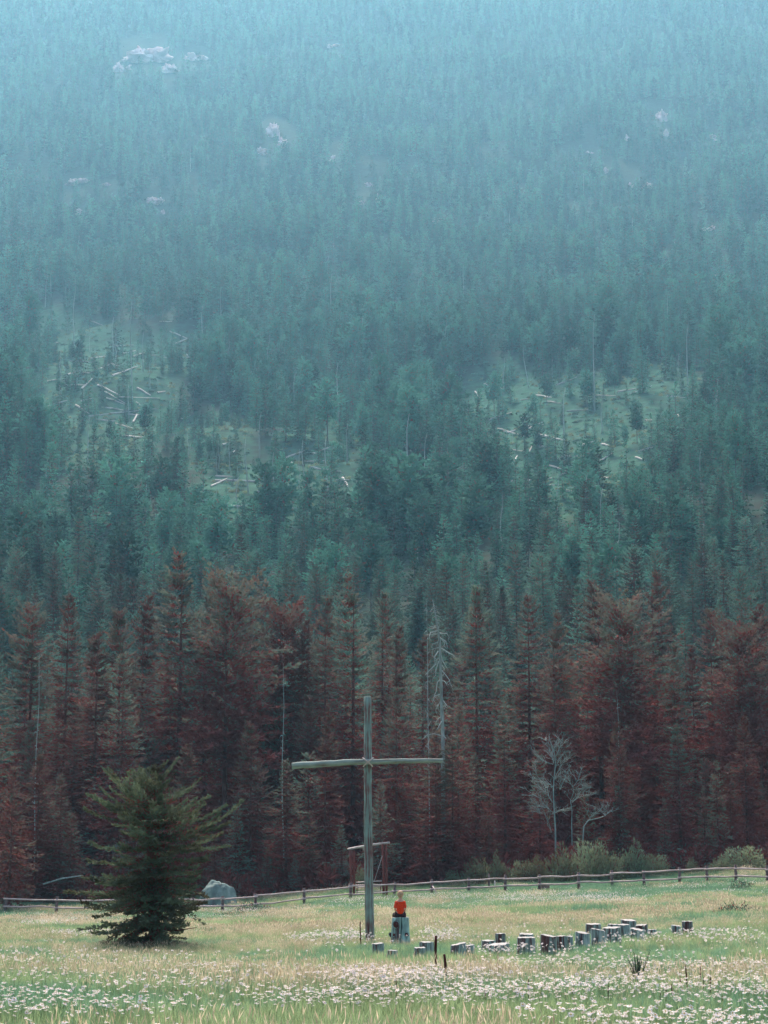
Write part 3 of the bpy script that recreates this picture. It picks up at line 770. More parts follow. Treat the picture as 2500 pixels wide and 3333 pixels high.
for s in (71, 72, 73):
    rr = random.Random(s); b = MB()
    b.tube([(0, 0, 0), (0.004 * rr.gauss(0, 1), 0.01, 0.3), (0.008 * rr.gauss(0, 1), 0, 0.65), (0, 0, 1)], [0.026, 0.024, 0.019, 0.010], 6, True, 0, 0.1, s)
    lm.append(b)
for i, (x1, y1, x2, y2) in enumerate(LOGS):
    a, c = G(x1, y1), G(x2, y2)
    # lie along the slope: at least one end on the ground, the other kept at a similar distance
    if abs(a.y - c.y) > 14: c = P(x2, y2, a.y + math.copysign(14, c.y - a.y)); c.z = max(c.z, gz(c.x, c.y))
    a.z += 0.35; c.z += 0.35
    v = c - a; Lg = v.length
    b = lm[i % 3]; th = random.uniform(0.24, 0.46)
    me = bpy.data.meshes.new('fallen_log')
    me.from_pydata([(q.x / 0.026 * th, q.y / 0.026 * th, q.z * Lg) for q in b.v], [], b.f); me.materials.append(M['log_wood'])
    o = obj('fallen_log', me, loc=a); o.rotation_mode = 'QUATERNION'
    o.rotation_quaternion = Vector((0, 0, 1)).rotation_difference(v.normalized())
    zone = 'left clearing' if x1 < 560 else ('small gaps left of centre' if x1 < 1200 else 'right clearing')
    tag(o, f'bleached fallen trunk lying in the {zone} on the mountainside', 'log', f'fallen trunks in the {zone}')

# ------------------------------------------------------------------ rock outcrops
def rock_mesh(name, seed, m_, sub=3, rough=0.35, sz=(1, 1, 1), flat=None):
    bm = bmesh.new(); bmesh.ops.create_icosphere(bm, subdivisions=sub, radius=1.0)
    for v in bm.verts:
        q = v.co * 1.3 + Vector((seed * 3.1, seed, 0))
        k = 1 + rough * (noise.noise(q) + 0.5 * noise.noise(q * 2.3) + 0.3 * noise.noise(q * 5))
        v.co = Vector((v.co.x * sz[0], v.co.y * sz[1], v.co.z * sz[2])) * k
        if flat is not None: flat(v)
    me = bpy.data.meshes.new(name); bm.to_mesh(me); bm.free(); me.materials.append(m_)
    return me
RM = [rock_mesh('outcrop_rock', s, M['cliff'], 3, 1.0) for s in (1, 2, 3, 4)]
for i, (px, row, w, h) in enumerate(ROCKS):
    g = G(px, row + h * 0.5); mpp = g.y / FPX
    e = empty('rock_outcrop', g)
    zone = 'high on the left of the slope' if px < 1000 else ('right of the middle of the slope' if px < 1800 else 'high on the right of the slope')
    tag(e, f'pale pinkish rock outcrop {zone}, ' + ('broad' if w > 45 else 'small') + (' and low' if h < w * 0.6 else ' and steep'), 'rock', 'pale rock outcrops on the mountainside')
    for k in range(max(2, int(w / 14))):
        o = obj('rock', RM[(i + k) % 4], e)
        sw = random.uniform(0.14, 0.32) * w * mpp; sh = random.uniform(0.14, 0.32) * h * mpp * 1.2
        ux = random.uniform(-.42, .42) * w * mpp; uz = random.uniform(-0.1, 0.9) * h * mpp
        X = g.x + ux; Yy = g.y + uz * 1.4
        o.location = (ux, uz * 1.4, gz(X, Yy) - g.z + sh * 0.5)
        o.scale = (sw, sw, sh); o.rotation_euler = (0, random.uniform(-.3, .3), random.random() * 6)

# ------------------------------------------------------------------ drooping dead tree in the forest edge
def curve_branch(b, p0, pts, r0, n=5):
    q = [Vector(p0)] + [Vector(p) for p in pts]
    b.tube(q, [r0 * (1 - 0.8 * i / (len(q) - 1)) for i in range(len(q))], n, False)

dt = 153.0
base = P(1445, 2700, dt); base.z = gz(base.x, base.y)
e = empty('drooping_dead_tree', base)
tag(e, 'grey dead conifer with hooked drooping bare limbs, right above the cross', 'dead tree')
def loc(px, row, dy=0.0): return P(px, row, dt + dy) - base
b = MB()
b.tube([Vector((0, 0, -0.3)), loc(1442, 2480), loc(1441, 2380), loc(1438, 2300), loc(1436, 2230), loc(1434, 2160), loc(1432, 2090), loc(1424, 2040), loc(1414, 1980), loc(1408, 1952)],
       [0.19, 0.17, 0.155, 0.14, 0.13, 0.12, 0.10, 0.08, 0.05, 0.025], 7, True, 0, 0.15, 4)
obj('trunk', b.mesh('drooping_trunk', M['bare_wood']), e)
# limbs traced in 3-D: polylines in px/row with a depth offset
LIMBS = [
    [(1432, 2062), (1455, 2062), (1462, 2075), (1460, 2086)], [(1426, 2045), (1431, 2036)], [(1427, 2072), (1446, 2090), (1449, 2110)],
    [(1430, 2075), (1452, 2088), (1457, 2108)], [(1426, 2052), (1402, 2058), (1397, 2072), (1398, 2080)], [(1426, 2090), (1408, 2096), (1405, 2108)],
    [(1428, 2108), (1408, 2112), (1407, 2136)], [(1436, 2110), (1460, 2125), (1475, 2132), (1486, 2142)], [(1426, 2120), (1415, 2138), (1416, 2152)],
    [(1428, 2152), (1420, 2176), (1418, 2200)], [(1420, 2160), (1398, 2182), (1390, 2192), (1389, 2204)], [(1434, 2210), (1424, 2220), (1420, 2250), (1412, 2270), (1408, 2284)],
    [(1434, 2130), (1440, 2150), (1452, 2170), (1462, 2182)], [(1436, 2180), (1450, 2196), (1462, 2212), (1468, 2232)], [(1437, 2215), (1448, 2218), (1455, 2230)],
    [(1436, 2280), (1424, 2300), (1418, 2312), (1424, 2330)], [(1440, 2278), (1450, 2290), (1460, 2302)], [(1440, 2330), (1428, 2338), (1422, 2346)],
    [(1440, 2344), (1430, 2360), (1425, 2374)], [(1438, 2395), (1412, 2388), (1390, 2392), (1374, 2406)], [(1392, 2392), (1398, 2408), (1395, 2420)],
    [(1440, 2392), (1455, 2406)], [(1432, 2140), (1422, 2146), (1421, 2158)], [(1434, 2160), (1446, 2176), (1450, 2190)], [(1434, 2260), (1420, 2264), (1412, 2266)]]
for k, L_ in enumerate(LIMBS):
    b = MB(); rr = random.Random(k); dy = rr.uniform(-1.2, 0.5)
    pp = [loc(x, y, dy * i / (len(L_) - 1)) for i, (x, y) in enumerate(L_)]
    curve_branch(b, pp[0], pp[1:], 0.06, 5)
    for q in range(4):
        i = rr.randrange(len(pp) - 1); s0 = pp[i].lerp(pp[i + 1], rr.random()); 
        curve_branch(b, s0, [s0 + Vector((rr.uniform(-.35, .35), rr.uniform(-.3, .3), -rr.uniform(.15, .5)))], 0.022, 3)
    obj('limb', b.mesh('hooked_limb', M['snag_wood']), e)
for k in range(34):
    rr = random.Random(k + 90); t = rr.random(); row = 1965 + t * 100; tx = 1409 + t * 18; l = rr.uniform(8, 34) * (0.4 + t)
    b = MB(); sgn = rr.choice([-1, 1]); p0 = loc(tx, row)
    curve_branch(b, p0, [loc(tx + sgn * l * 0.6, row + 5, rr.uniform(-.5, .5)), loc(tx + sgn * l, row + rr.uniform(4, 16), rr.uniform(-.8, .8))], 0.028, 3)
    obj('limb', b.mesh('upper_limb', M['snag_wood']), e)

# pale thin dead tree just left of it
for (px, top, base_r, d, lab) in [(1385, 1950, 2500, 160, 'thin pale dead conifer just left of the drooping dead tree'), (919, 2160, 2480, 156, 'slim leaning pale trunk above the left end of the crossbar'),
                                  (125, 2130, 2500, 157, 'slim pale trunk inside the forest near the left edge'), (2005, 2250, 2330, 156, 'short forked dead snag in the right forest')]:
    q = P(px, top, d); g = Vector((q.x + 0.3, q.y, gz(q.x, q.y))); v = q - g
    o = obj('dead_tree', SN[2 if px == 1385 else 1], loc=g); o.rotation_mode = 'QUATERNION'
    o.rotation_quaternion = Vector((0, 0, 1)).rotation_difference(v.normalized()); o.scale = (0.27, 0.27, v.length / 16)
    tag(o, lab, 'dead tree')

# ------------------------------------------------------------------ bare leafless trees at right
def bare_tree(name, dd, trunk_pts, limbs, label, r0, twigs=9, seed=1):
    b0 = P(trunk_pts[0][0], trunk_pts[0][1], dd); b0.z = gz(b0.x, b0.y) - 0.1
    e = empty(name, b0); tag(e, label, 'bare tree')
    rr = random.Random(seed)
    L0 = lambda x, y, k=0.0: P(x, y, dd + k) - b0
    b = MB(); q = [Vector((0, 0, 0))] + [L0(x, y) for x, y in trunk_pts[1:]]
    b.tube(q, [r0 * (1 - 0.75 * i / (len(q) - 1)) for i in range(len(q))], 7, True, 0, 0.1, seed)
    obj('trunk', b.mesh(name + '_trunk', M['bare_wood']), e)
    for Lm in limbs:
        dy = rr.uniform(-1.2, 1.2); b = MB()
        pp = [L0(x, y, dy * i / (len(Lm) - 1)) for i, (x, y) in enumerate(Lm)]
        curve_branch(b, pp[0], pp[1:], r0 * 0.42, 5)
        def sprout(p, d, l, r_, depth):
            m1 = p + d * l * 0.5 + Vector((rr.gauss(0, .06), rr.gauss(0, .06), rr.gauss(0, .04))) * l
            e1 = p + d * l + Vector((rr.gauss(0, .1), rr.gauss(0, .1), .08)) * l
            b.tube([p, m1, e1], [r_, r_ * .7, r_ * .35], 3, False)
            if depth:
                for _ in range(3):
                    nd = (d + Vector((rr.gauss(0, .55), rr.gauss(0, .5), rr.gauss(.12, .4)))).normalized()
                    sprout(m1.lerp(e1, rr.random()), nd, l * rr.uniform(.4, .7), r_ * .6, depth - 1)
        for _ in range(twigs):
            i = rr.randrange(len(pp) - 1); s0 = pp[i].lerp(pp[i + 1], rr.random())
            d = (pp[i + 1] - pp[i]).normalized()
            d = (d + Vector((rr.gauss(0, .6), rr.gauss(0, .5), rr.gauss(0.15, .4)))).normalized()
            sprout(s0, d, rr.uniform(0.35, 0.9), 0.02, 2)
        obj('limb', b.mesh(name + '_limb', M['bare_wood']), e)
bare_tree('bare_tree', 150.5,
          [(1808, 2780), (1808, 2700), (1803, 2620), (1801, 2580), (1803, 2540), (1807, 2500), (1808, 2468), (1801, 2440), (1790, 2410), (1788, 2396)],
          [[(1803, 2540), (1815, 2512), (1835, 2480), (1848, 2470)], [(1798, 2612), (1785, 2590), (1781, 2560), (1760, 2540), (1745, 2520), (1736, 2495)],
           [(1783, 2580), (1765, 2572), (1750, 2555), (1730, 2545)], [(1800, 2475), (1790, 2450), (1788, 2425), (1775, 2405)], [(1806, 2468), (1820, 2440), (1826, 2415), (1820, 2400)],
           [(1800, 2488), (1775, 2478), (1755, 2470), (1738, 2450)], [(1808, 2500), (1820, 2470), (1832, 2455)], [(1800, 2645), (1775, 2625), (1760, 2600), (1725, 2578)],
           [(1798, 2650), (1822, 2636), (1836, 2640)], [(1776, 2630), (1750, 2622), (1730, 2612)], [(1795, 2710), (1787, 2680), (1772, 2650), (1755, 2643)], [(1801, 2560), (1785, 2552), (1772, 2556)],
           [(1822, 2572), (1832, 2548), (1842, 2525), (1840, 2500)], [(1802, 2484), (1798, 2450), (1812, 2420)]],
          'tall pale leafless tree with fine twigs in front of the dark forest', 0.075, 12, 5)
bare_tree('bare_tree', 151.0,
          [(1862, 2760), (1861, 2680), (1862, 2640), (1857, 2605), (1866, 2580), (1865, 2560)],
          [[(1865, 2562), (1856, 2545), (1851, 2530)], [(1866, 2560), (1882, 2540), (1890, 2520)], [(1862, 2612), (1880, 2598), (1900, 2590), (1925, 2588)],
           [(1865, 2570), (1885, 2568), (1905, 2575)], [(1860, 2608), (1878, 2585), (1900, 2570)]],
          'smaller pale leafless tree right of the tall leafless one', 0.045, 11, 8)
bare_tree('leaning_dead_branch', 150.0,
          [(1888, 2712), (1900, 2690), (1915, 2670), (1945, 2664), (1970, 2655), (1988, 2636)],
          [[(1905, 2682), (1920, 2666), (1925, 2658)], [(1970, 2655), (1965, 2648), (1962, 2640)], [(1920, 2660), (1935, 2650), (1948, 2642)], [(1975, 2650), (1990, 2640), (2000, 2650)]],
          'slanting bare dead branch above the willow thicket', 0.07, 5, 9)

# pale thin leaning log at left edge
a, c = P(140, 2878, 149), P(268, 2850, 149); b = MB()
b.tube([a * 0, (c - a) * 0.5 + Vector((0, 0, 0.12)), c - a], [0.07, 0.06, 0.04], 6); o = obj('fallen_dead_tree', b.mesh('fallen_dead_tree', M['snag_wood']), loc=a)
tag(o, 'slanting pale dead trunk between the left spruce and the lone meadow tree', 'dead tree')

# ------------------------------------------------------------------ shrubs at the margin
SH = [leaf_clump('willow', 1500, 1.0, 1.5, 0.20, [M['shrub'], M['twig']], 0.06, 0.8, s) for s in (81, 82, 83)]
stem = MB()
for k in range(7):
    a_ = k * 0.9; stem.tube([(0, 0, -0.2), (0.3 * math.cos(a_), 0.3 * math.sin(a_), 0.6), (0.6 * math.cos(a_), 0.6 * math.sin(a_), 1.2)], [0.03, 0.02, 0.008], 4, False)
stem_me = stem.mesh('willow_stems', M['bark'])
for i, (px, top, w, d, lab) in enumerate([
        (1555, 2780, 120, 148, 'low rounded shrub at the margin, leftmost beyond the fence right of the cross'), (1618, 2765, 60, 148.5, 'slim upright shrub right of the leftmost rounded one'),
        (1695, 2782, 85, 148, 'low shrub left of the big willow thicket'), (1745, 2772, 80, 147.5, 'green shrub at the foot of the tall leafless tree'),
        (1830, 2742, 120, 147.5, 'big green willow, left part of the thicket'), (1925, 2706, 130, 148, 'tallest green willow of the thicket'),
        (1985, 2750, 110, 147, 'green willow in the middle of the thicket'), (2060, 2728, 110, 148, 'green willow on the right of the thicket'),
        (2130, 2762, 90, 147.5, 'last green willow at the right end of the thicket'), (2250, 2785, 40, 147.5, 'tiny shrub alone between the thicket and the right edge'),
        (2350, 2780, 90, 147, 'low shrub near the right edge'), (2420, 2735, 150, 148, 'large shrub at the right edge beyond the fence'),
        (1475, 2825, 60, 149, 'small grey green bush beyond the fence near the seated person'), (1175, 2810, 50, 150, 'small bush behind the wooden gate frame')]):
    p = P(px, top, d); g = gz(p.x, p.y); H = p.z - g; W = w * d / FPX / 2
    e = empty('willow_shrub', (p.x, p.y, g), random.random() * 6); e.scale = (W, W, H / 1.9)
    tag(e, lab, 'shrub', 'green shrubs at the forest margin')
    obj('foliage', SH[i % 3], e); obj('stem', stem_me, e)

LS = [leaf_clump('low_shrub', 700, 1.0, 0.5, 0.12, [M['low_shrub'], M['twig']], 0.15, 0.5, s) for s in (91, 92)]
for i, (px, row, w, h, lab) in enumerate([
        (820, 2972, 120, 26, 'dark low bush in the meadow before the left fence'), (760, 2992, 150, 18, 'low dark green patch of plants beside the lone tree'),
        (870, 2990, 80, 16, 'small dark patch of plants in the grass left of the cross'),
        (2400, 2985, 150, 36, 'dark twiggy brush pile in the grass at the right edge'), (2410, 2900, 90, 26, 'dark brush beside the fence at the right edge'),
        (2330, 2992, 70, 20, 'small dark tuft left of the brush pile')]):
    g = G(px, row); mpp = g.y / FPX
    o = obj('low_shrub', LS[i % 2], loc=(g.x, g.y, g.z)); o.scale = (w * mpp / 2, w * mpp / 3, h * mpp / 0.5 + 0.15)
    tag(o, lab, 'shrub')

# ------------------------------------------------------------------ boulder
c = P(712, 2930, 141); g = gz(c.x, c.y)
def bflat(v):
    x, y, z = v.co
    if z < -0.12: v.co.z = -0.12 - (abs(z) - 0.12) * 0.2
    v.co.x += 0.10 * (-z)      # lean of the crest towards the left
me = rock_mesh('boulder', 3, M['boulder'], 5, 0.16, (1.45, 1.1, 1.0), bflat); me.polygons.foreach_set('use_smooth', [True] * len(me.polygons))
o = obj('boulder', me, loc=(c.x, c.y, g)); 
o.scale = (1.0, 1.0, (P(700, 2868, 141).z - g) / 1.02)
tag(o, 'big rounded grey granite boulder beyond the rail fence', 'boulder')

# ------------------------------------------------------------------ rail fence
def fence_pt(px, row, d):
    p = P(px, row, d); return p.x, d
POSTS = [(20, 139), (185, 138), (420, 137), (628, 134), (725, 134), (833, 135), (991, 136), (1141, 137), (1283, 138), (1406, 138.5), (1527, 138), (1645, 137.5), (1757, 137),
         (1884, 137), (1993, 137), (2098, 136), (2214, 135.5), (2303, 135), (2398, 134), (2500, 133), (2610, 132)]
fpts = []
for px, d in POSTS:
    x = P(px, 2920, d).x; fpts.append(Vector((x, d, gz(x, d))))
e = empty('rail_fence', fpts[9]); f0 = fpts[9].copy()
tag(e, 'weathered split rail fence running along the far side of the meadow', 'fence')
random.seed(31)
for i, p in enumerate(fpts):
    b = MB(); h = random.uniform(1.2, 1.34); ln = random.gauss(0, 0.03)
    b.tube([(0, 0, -0.3), (ln * 0.5, 0, h * 0.5), (ln, 0, h)], [0.12, 0.11, 0.10], 7, True, 0, 0.15, i)
    o = obj('post', b.mesh('fence_post', M['post_wood']), e); o.location = p - f0
for i in range(len(fpts) - 1):
    for hgt, pr in ((1.05, 1), (0.52, 1)):
        a, c = fpts[i] - f0, fpts[i + 1] - f0
        a = a + Vector((-0.15, -0.09, hgt + random.gauss(0, .04))); c = c + Vector((0.15, -0.09, hgt + random.gauss(0, .04)))
        v = c - a; Lr = v.length; b = MB(); sag = random.uniform(-0.06, 0.02)
        b.tube([(0, 0, 0), (Lr * .33, 0, sag + random.gauss(0, .02)), (Lr * .66, 0, sag + random.gauss(0, .02)), (Lr, 0, 0)], [0.068, 0.062, 0.058, 0.05], 6, True, 0, 0.12, i)
        o = obj('rail', b.mesh('fence_rail', M['rail_wood']), e); o.location = a
        o.rotation_mode = 'QUATERNION'; o.rotation_quaternion = Vector((1, 0, 0)).rotation_difference(v.normalized())
# loose rail leaning on a post
a = P(1408, 2884, 137.5); c = P(1424, 2912, 137); b = MB(); b.tube([a * 0, c - a], [0.035, 0.045], 6)
o = obj('leaning_pole', b.mesh('leaning_pole', M['pale_wood']), loc=a); tag(o, 'short pale pole leaning on a fence post right of the seated person', 'pole')
# marker posts beyond the fence
for px, top, base_r, r_, m_, lab in [(1592, 2844, 2886, 0.07, 'post_wood', 'lone brown post standing beyond the fence'), (1611, 2866, 2886, 0.035, 'white_paint', 'thin white marker stake beside the lone brown post')]:
    a = P(px, base_r, 143); g = gz(a.x, a.y); t = P(px, top, 143); b = MB(); b.tube([(0, 0, -.2), (0, 0, t.z - g)], r_, 6)
    o = obj('marker_post', b.mesh('marker_post', M[m_]), loc=(a.x, a.y, g)); tag(o, lab, 'post')
a = P(1775, 2885, 138.2); g = gz(a.x, a.y)
b = MB(); b.tube([(-.28, 0, 0.0), (-.28, 0, .42), (.28, 0, .40), (.28, 0, 0)], .05, 4)
bm = bmesh.new(); bmesh.ops.create_cube(bm, size=1.0); bmesh.ops.scale(bm, vec=(0.62, 0.35, 0.5), verts=bm.verts); bmesh.ops.bevel(bm, geom=bm.edges[:], offset=0.04, segments=2)
for v in bm.verts: v.co.z += 0.25 + 0.04 * v.co.x
me = bpy.data.meshes.new('weathered_block'); bm.to_mesh(me); bm.free(); me.materials.append(M['post_wood'])
o = obj('wooden_block', me, loc=(a.x, a.y, g)); tag(o, 'squat brown wooden block at the foot of a fence post', 'block')

# ------------------------------------------------------------------ gate frame with gate, behind the cross
dg = 140.0
gl, gr_ = P(1147, 2900, dg + 1.2), P(1253, 2890, dg - 1.2)
gl.z = gz(gl.x, gl.y); gr_.z = gz(gr_.x, gr_.y)
e = empty('gate_frame', gl); tag(e, 'tall reddish log gateway with a pale crossbeam, behind the cross', 'gateway')
topl, topr = P(1145, 2768, dg + 1.2), P(1250, 2748, dg - 1.2)
for bp_, tp_ in ((gl, topl), (gr_, topr)):
    for off, r_ in ((-0.09, 0.095), (0.13, 0.08)):
        b = MB(); q = bp_ - gl + Vector((off, 0, 0)); w = tp_ - gl + Vector((off, 0, 0))
        b.tube([(0, 0, -.3), (w - q) * 0.5 + Vector((0.02, 0, 0)), w - q], [r_ * 1.1, r_, r_ * 0.95], 8, True, 0, .08, 3)
        obj('post', b.mesh('gate_post', M['gate_wood']), e, q)
a = P(1134, 2764, dg + 1.5); c = P(1267, 2743, dg - 1.5); v = c - a
b = MB(); b.tube([(0, 0, 0), (v.length * .5, 0, 0.05), (v.length, 0, 0)], [0.10, 0.095, 0.08], 8, True, 0, .1, 2)
o = obj('crossbeam', b.mesh('gate_crossbeam', M['pale_wood']), e, a - gl); o.rotation_mode = 'QUATERNION'; o.rotation_quaternion = Vector((1, 0, 0)).rotation_difference(v.normalized())
# swing gate: three rails, stile and a diagonal stay
a0 = gl + Vector((0.3, -0.1, 0)); c0 = gr_ + Vector((-0.25, -0.1, 0))
e2 = empty('swing_gate', a0); tag(e2, 'low open pole gate of pale rails hung inside the gateway', 'gate')
for h in (0.42, 0.78, 1.14):
    v = c0 - a0 + Vector((0, 0, 0.12)); b = MB(); b.tube([(0, 0, 0), (v.length, 0, 0)], [0.04, 0.035], 6, True, 0, .1, 2)
    o = obj('rail', b.mesh('gate_rail', M['pale_wood']), e2, (0, 0, h)); o.rotation_mode = 'QUATERNION'; o.rotation_quaternion = Vector((1, 0, 0)).rotation_difference(v.normalized())
for t in (0.03, 0.45, 0.97):
    q = (c0 - a0) * t; b = MB(); b.tube([(0, 0.05, 0.3), (0, 0.05, 1.3)], 0.04, 5)
    obj('stile', b.mesh('gate_stile', M['gate_wood']), e2, q)
a = P(1219, 2866, dg - 1.4) ; c = P(1245, 2785, dg - 1.4); b = MB(); b.tube([a - a0, c - a0], 0.022, 5)
obj('stay', b.mesh('gate_stay', M['pale_wood']), e2)

# ------------------------------------------------------------------ the cross
dc = 63.0
cb = P(1204, 3062, dc); cb.z = gz(cb.x, cb.y); cbz = cb.z
e = empty('wooden_cross', cb); tag(e, 'tall weathered log cross with a rope lashed crossbar standing in the meadow', 'cross')
b = MB(); rr = random.Random(2); pts = []; rad = []
for k in range(25):
    t = k / 24; row = 3066 + (2272 - 3066) * t; px = np.interp(t, [0, .15, .5, 1], [1204.5, 1202, 1198, 1197.5])
    p = P(px, row, dc) - cb
    if k == 0: p.z = -0.3
    pts.append(p + Vector((rr.gauss(0, .004), rr.gauss(0, .004), 0))); rad.append(float(np.interp(t, [0, .1, .5, 1], [.158, .150, .140, .128])))
pts.append(pts[-1] + Vector((0, 0, 0.05))); rad.append(0.105)
b.tube(pts, rad, 14, True, 0, 0.05, 5)
obj('upright', b.mesh('cross_upright', M['cross_wood']), e)
a = P(950, 2492, dc - 0.26); c = P(1442, 2476, dc - 0.26); v = c - a; Lb = v.length
b = MB(); n = 14
b.tube([(Lb * i / n, 0, rr.gauss(0, .006) + 0.05 * math.sin(math.pi * i / n)) for i in range(n + 1)], [0.115 - 0.042 * i / n + rr.gauss(0, .002) for i in range(n + 1)], 12, True, 0, .05, 6)
o = obj('crossbar', b.mesh('cross_bar', M['beam_wood']), e, a - cb); o.rotation_mode = 'QUATERNION'; o.rotation_quaternion = Vector((1, 0, 0)).rotation_difference(v.normalized())
ctr = P(1198, 2483, dc) - cb
for sx in (-1, 1):     # X lashing round pole and bar
    b = MB(); pp = []
    for k in range(25):
        a_ = 2 * math.pi * k / 24; R_ = 0.195
        y_ = -math.cos(a_)
        pp.append(ctr + Vector((sx * math.sin(a_) * 0.155, -0.13 + y_ * (0.265 if y_ < 0 else 0.30), math.sin(a_) * 0.125 + 0.0)))
    b.tube(pp, 0.020, 6, False); obj('rope_lashing', b.mesh('rope_lashing', M['rope']), e)
    b = MB(); b.tube([p + Vector((sx * 0.02, -0.012, 0.035)) for p in pp], 0.016, 6, False); obj('rope_lashing', b.mesh('rope_lashing', M['rope']), e)

# ------------------------------------------------------------------ seat stump
ds = 60.5
sb = P(1303, 3074, ds); sb.z = gz(sb.x, sb.y)
st = P(1303, 2986, ds); SH_ = st.z - sb.z
def lathe_stump(name, h, r_bot, r_top, seed, n=36, rings=14, crack=None, tilt=(0, 0), top_m=None, side_m=None, flare=0.0, lump=0.05, knob=()):
    rr = random.Random(seed); V = []; F = []; ph = [rr.random() * 6.28 for _ in range(5)]
    for i in range(rings + 1):
        t = i / rings; rb = r_bot + (r_top - r_bot) * t + flare * (1 - t) ** 3
        for k in range(n):
            a = 2 * math.pi * k / n
            q = rb * (1 + lump * math.sin(2 * a + ph[0]) + lump * .8 * math.sin(3 * a + ph[1]) + lump * .3 * math.sin(11 * a + ph[2] + t * 2) + lump * .25 * math.sin(17 * a + ph[3]))
            if crack:
                for ca, cw, cd in crack:
                    dd_ = (a - ca + math.pi) % (2 * math.pi) - math.pi
                    q -= rb * cd * max(0, 1 - abs(dd_ + 0.05 * math.sin(t * 6)) / cw)
            z = h * t + (0.010 * t * math.sin(5 * a + ph[4]) * math.sin(2 * a + ph[0]))
            if i == rings: q *= 0.975
            z += (tilt[0] * math.cos(a) + tilt[1] * math.sin(a)) * rb * t
            V.append((q * math.cos(a), q * math.sin(a), z))
    for i in range(rings):
        for k in range(n):
            a_, c_ = i * n + k, i * n + (k + 1) % n
            F.append((a_, c_, c_ + n, a_ + n))
    side = new_mesh(name + '_side', V, F, [side_m], smooth=True)
    TV = [(x * .995, y * .995, z + 0.003) for x, y, z in V[-n:]] + [(0, 0, h + 0.004)]
    tp = new_mesh(name + '_top', TV, [(k, (k + 1) % n, n) for k in range(n)], [top_m])
    return side, tp
e = empty('seat_stump', sb); tag(e, 'large pale teal stump with dark knots and a crack, under the seated person', 'stump')
side, tp = lathe_stump('seat_stump', SH_ + 0.0, 0.29, 0.265, 4, 200, 18, [(R(276), 0.075, 0.55)], (0.03, 0), M['stump_top'], M['seat_stump'], 0.035, 0.03)
o = obj('side', side, e); o = obj('cut_top', tp, e)
for i, (px, row, w, h) in enumerate([(1289, 3008, 18, 20), (1273, 3042, 12, 12), (1283, 3042, 9, 10), (1322, 3041, 13, 12)]):
    q = P(px, row, ds) - sb; r_ = 0.285; y_ = -math.sqrt(max(0.0, r_ * r_ - q.x * q.x)); mpp = ds / FPX
    me = rock_mesh('knot', i + 5, M['knot'], 3, 0.5, (w * mpp * 0.55, 0.045, h * mpp * 0.55))
    obj('knot', me, e, (q.x, y_ + 0.01, q.z))
    t_ = MB(); t_.tube([(w * mpp * .56 * math.cos(a_), 0, h * mpp * .56 * math.sin(a_)) for a_ in np.linspace(0, 6.28, 13)], 0.016, 5, False)
    obj('knot_rim', t_.mesh('knot_rim', M['seat_stump']), e, (q.x, y_ + 0.0, q.z))

# ------------------------------------------------------------------ the seated person, seen from behind
def skinned(name, verts, edges, radii, m_, parent, root=0, sub=2):
    me = bpy.data.meshes.new(name); me.from_pydata(verts, edges, []); me.materials.append(m_); me.update()
    o = obj(name, me, parent)
    sk = o.modifiers.new('skin', 'SKIN'); sk.use_smooth_shade = True
    for i, r_ in enumerate(radii):
        r_ = r_ if isinstance(r_, tuple) else (r_, r_)
        me.skin_vertices[0].data[i].radius = r_
    me.skin_vertices[0].data[root].use_root = True
    ss = o.modifiers.new('smooth', 'SUBSURF'); ss.levels = sub; ss.render_levels = sub
    return o
PER = empty('person', (sb.x - 0.0, sb.y - 0.03, sb.z + SH_ + 0.006))
tag(PER, 'fair haired person in an orange red shirt sitting on the big stump, back turned', 'person')
J = {'pel': (0, 0, .10), 'wai': (0, .0, .22), 'che': (0, .02, .38), 'nb': (0, .03, .53), 'nk': (0, .035, .575), 'hd': (0.005, .045, .655), 'ht': (0.005, .045, .765),
     'sl': (-.125, .02, .485), 'el': (-.170, .03, .25), 'wl': (-.12, .27, .165), 'pl': (-.10, .33, .155),
     'sr': (.125, .02, .485), 'er': (.170, .03, .25), 'wr': (.12, .27, .165), 'pr': (.10, .33, .155),
     'hl': (-.085, .03, .085), 'kl': (-.20, .40, .075), 'al': (-.17, .44, -.33), 'tl': (-.18, .56, -.37),
     'hr': (.085, .03, .085), 'kr': (.14, .42, .075), 'ar': (.13, .46, -.33), 'tr': (.14, .58, -.37)}
keys = list(J); E = [('pel', 'wai'), ('wai', 'che'), ('che', 'nb'), ('nb', 'nk'), ('nk', 'hd'), ('hd', 'ht'), ('nb', 'sl'), ('sl', 'el'), ('el', 'wl'), ('wl', 'pl'),
     ('nb', 'sr'), ('sr', 'er'), ('er', 'wr'), ('wr', 'pr'), ('pel', 'hl'), ('hl', 'kl'), ('kl', 'al'), ('al', 'tl'), ('pel', 'hr'), ('hr', 'kr'), ('kr', 'ar'), ('ar', 'tr')]
RADS = dict(pel=(.12, .085), wai=(.105, .08), che=(.125, .085), nb=(.07, .06), nk=.045, hd=(.075, .085), ht=(.07, .08), sl=.048, el=.034, wl=.024, pl=(.03, .018), sr=.048, er=.034, wr=.024, pr=(.03, .018),
            hl=.075, kl=.052, al=.032, tl=.03, hr=.075, kr=.052, ar=.032, tr=.03)
verts = [J[k] for k in keys]; rads = [RADS[k] for k in keys]; edges = [(keys.index(a), keys.index(b_)) for a, b_ in E]
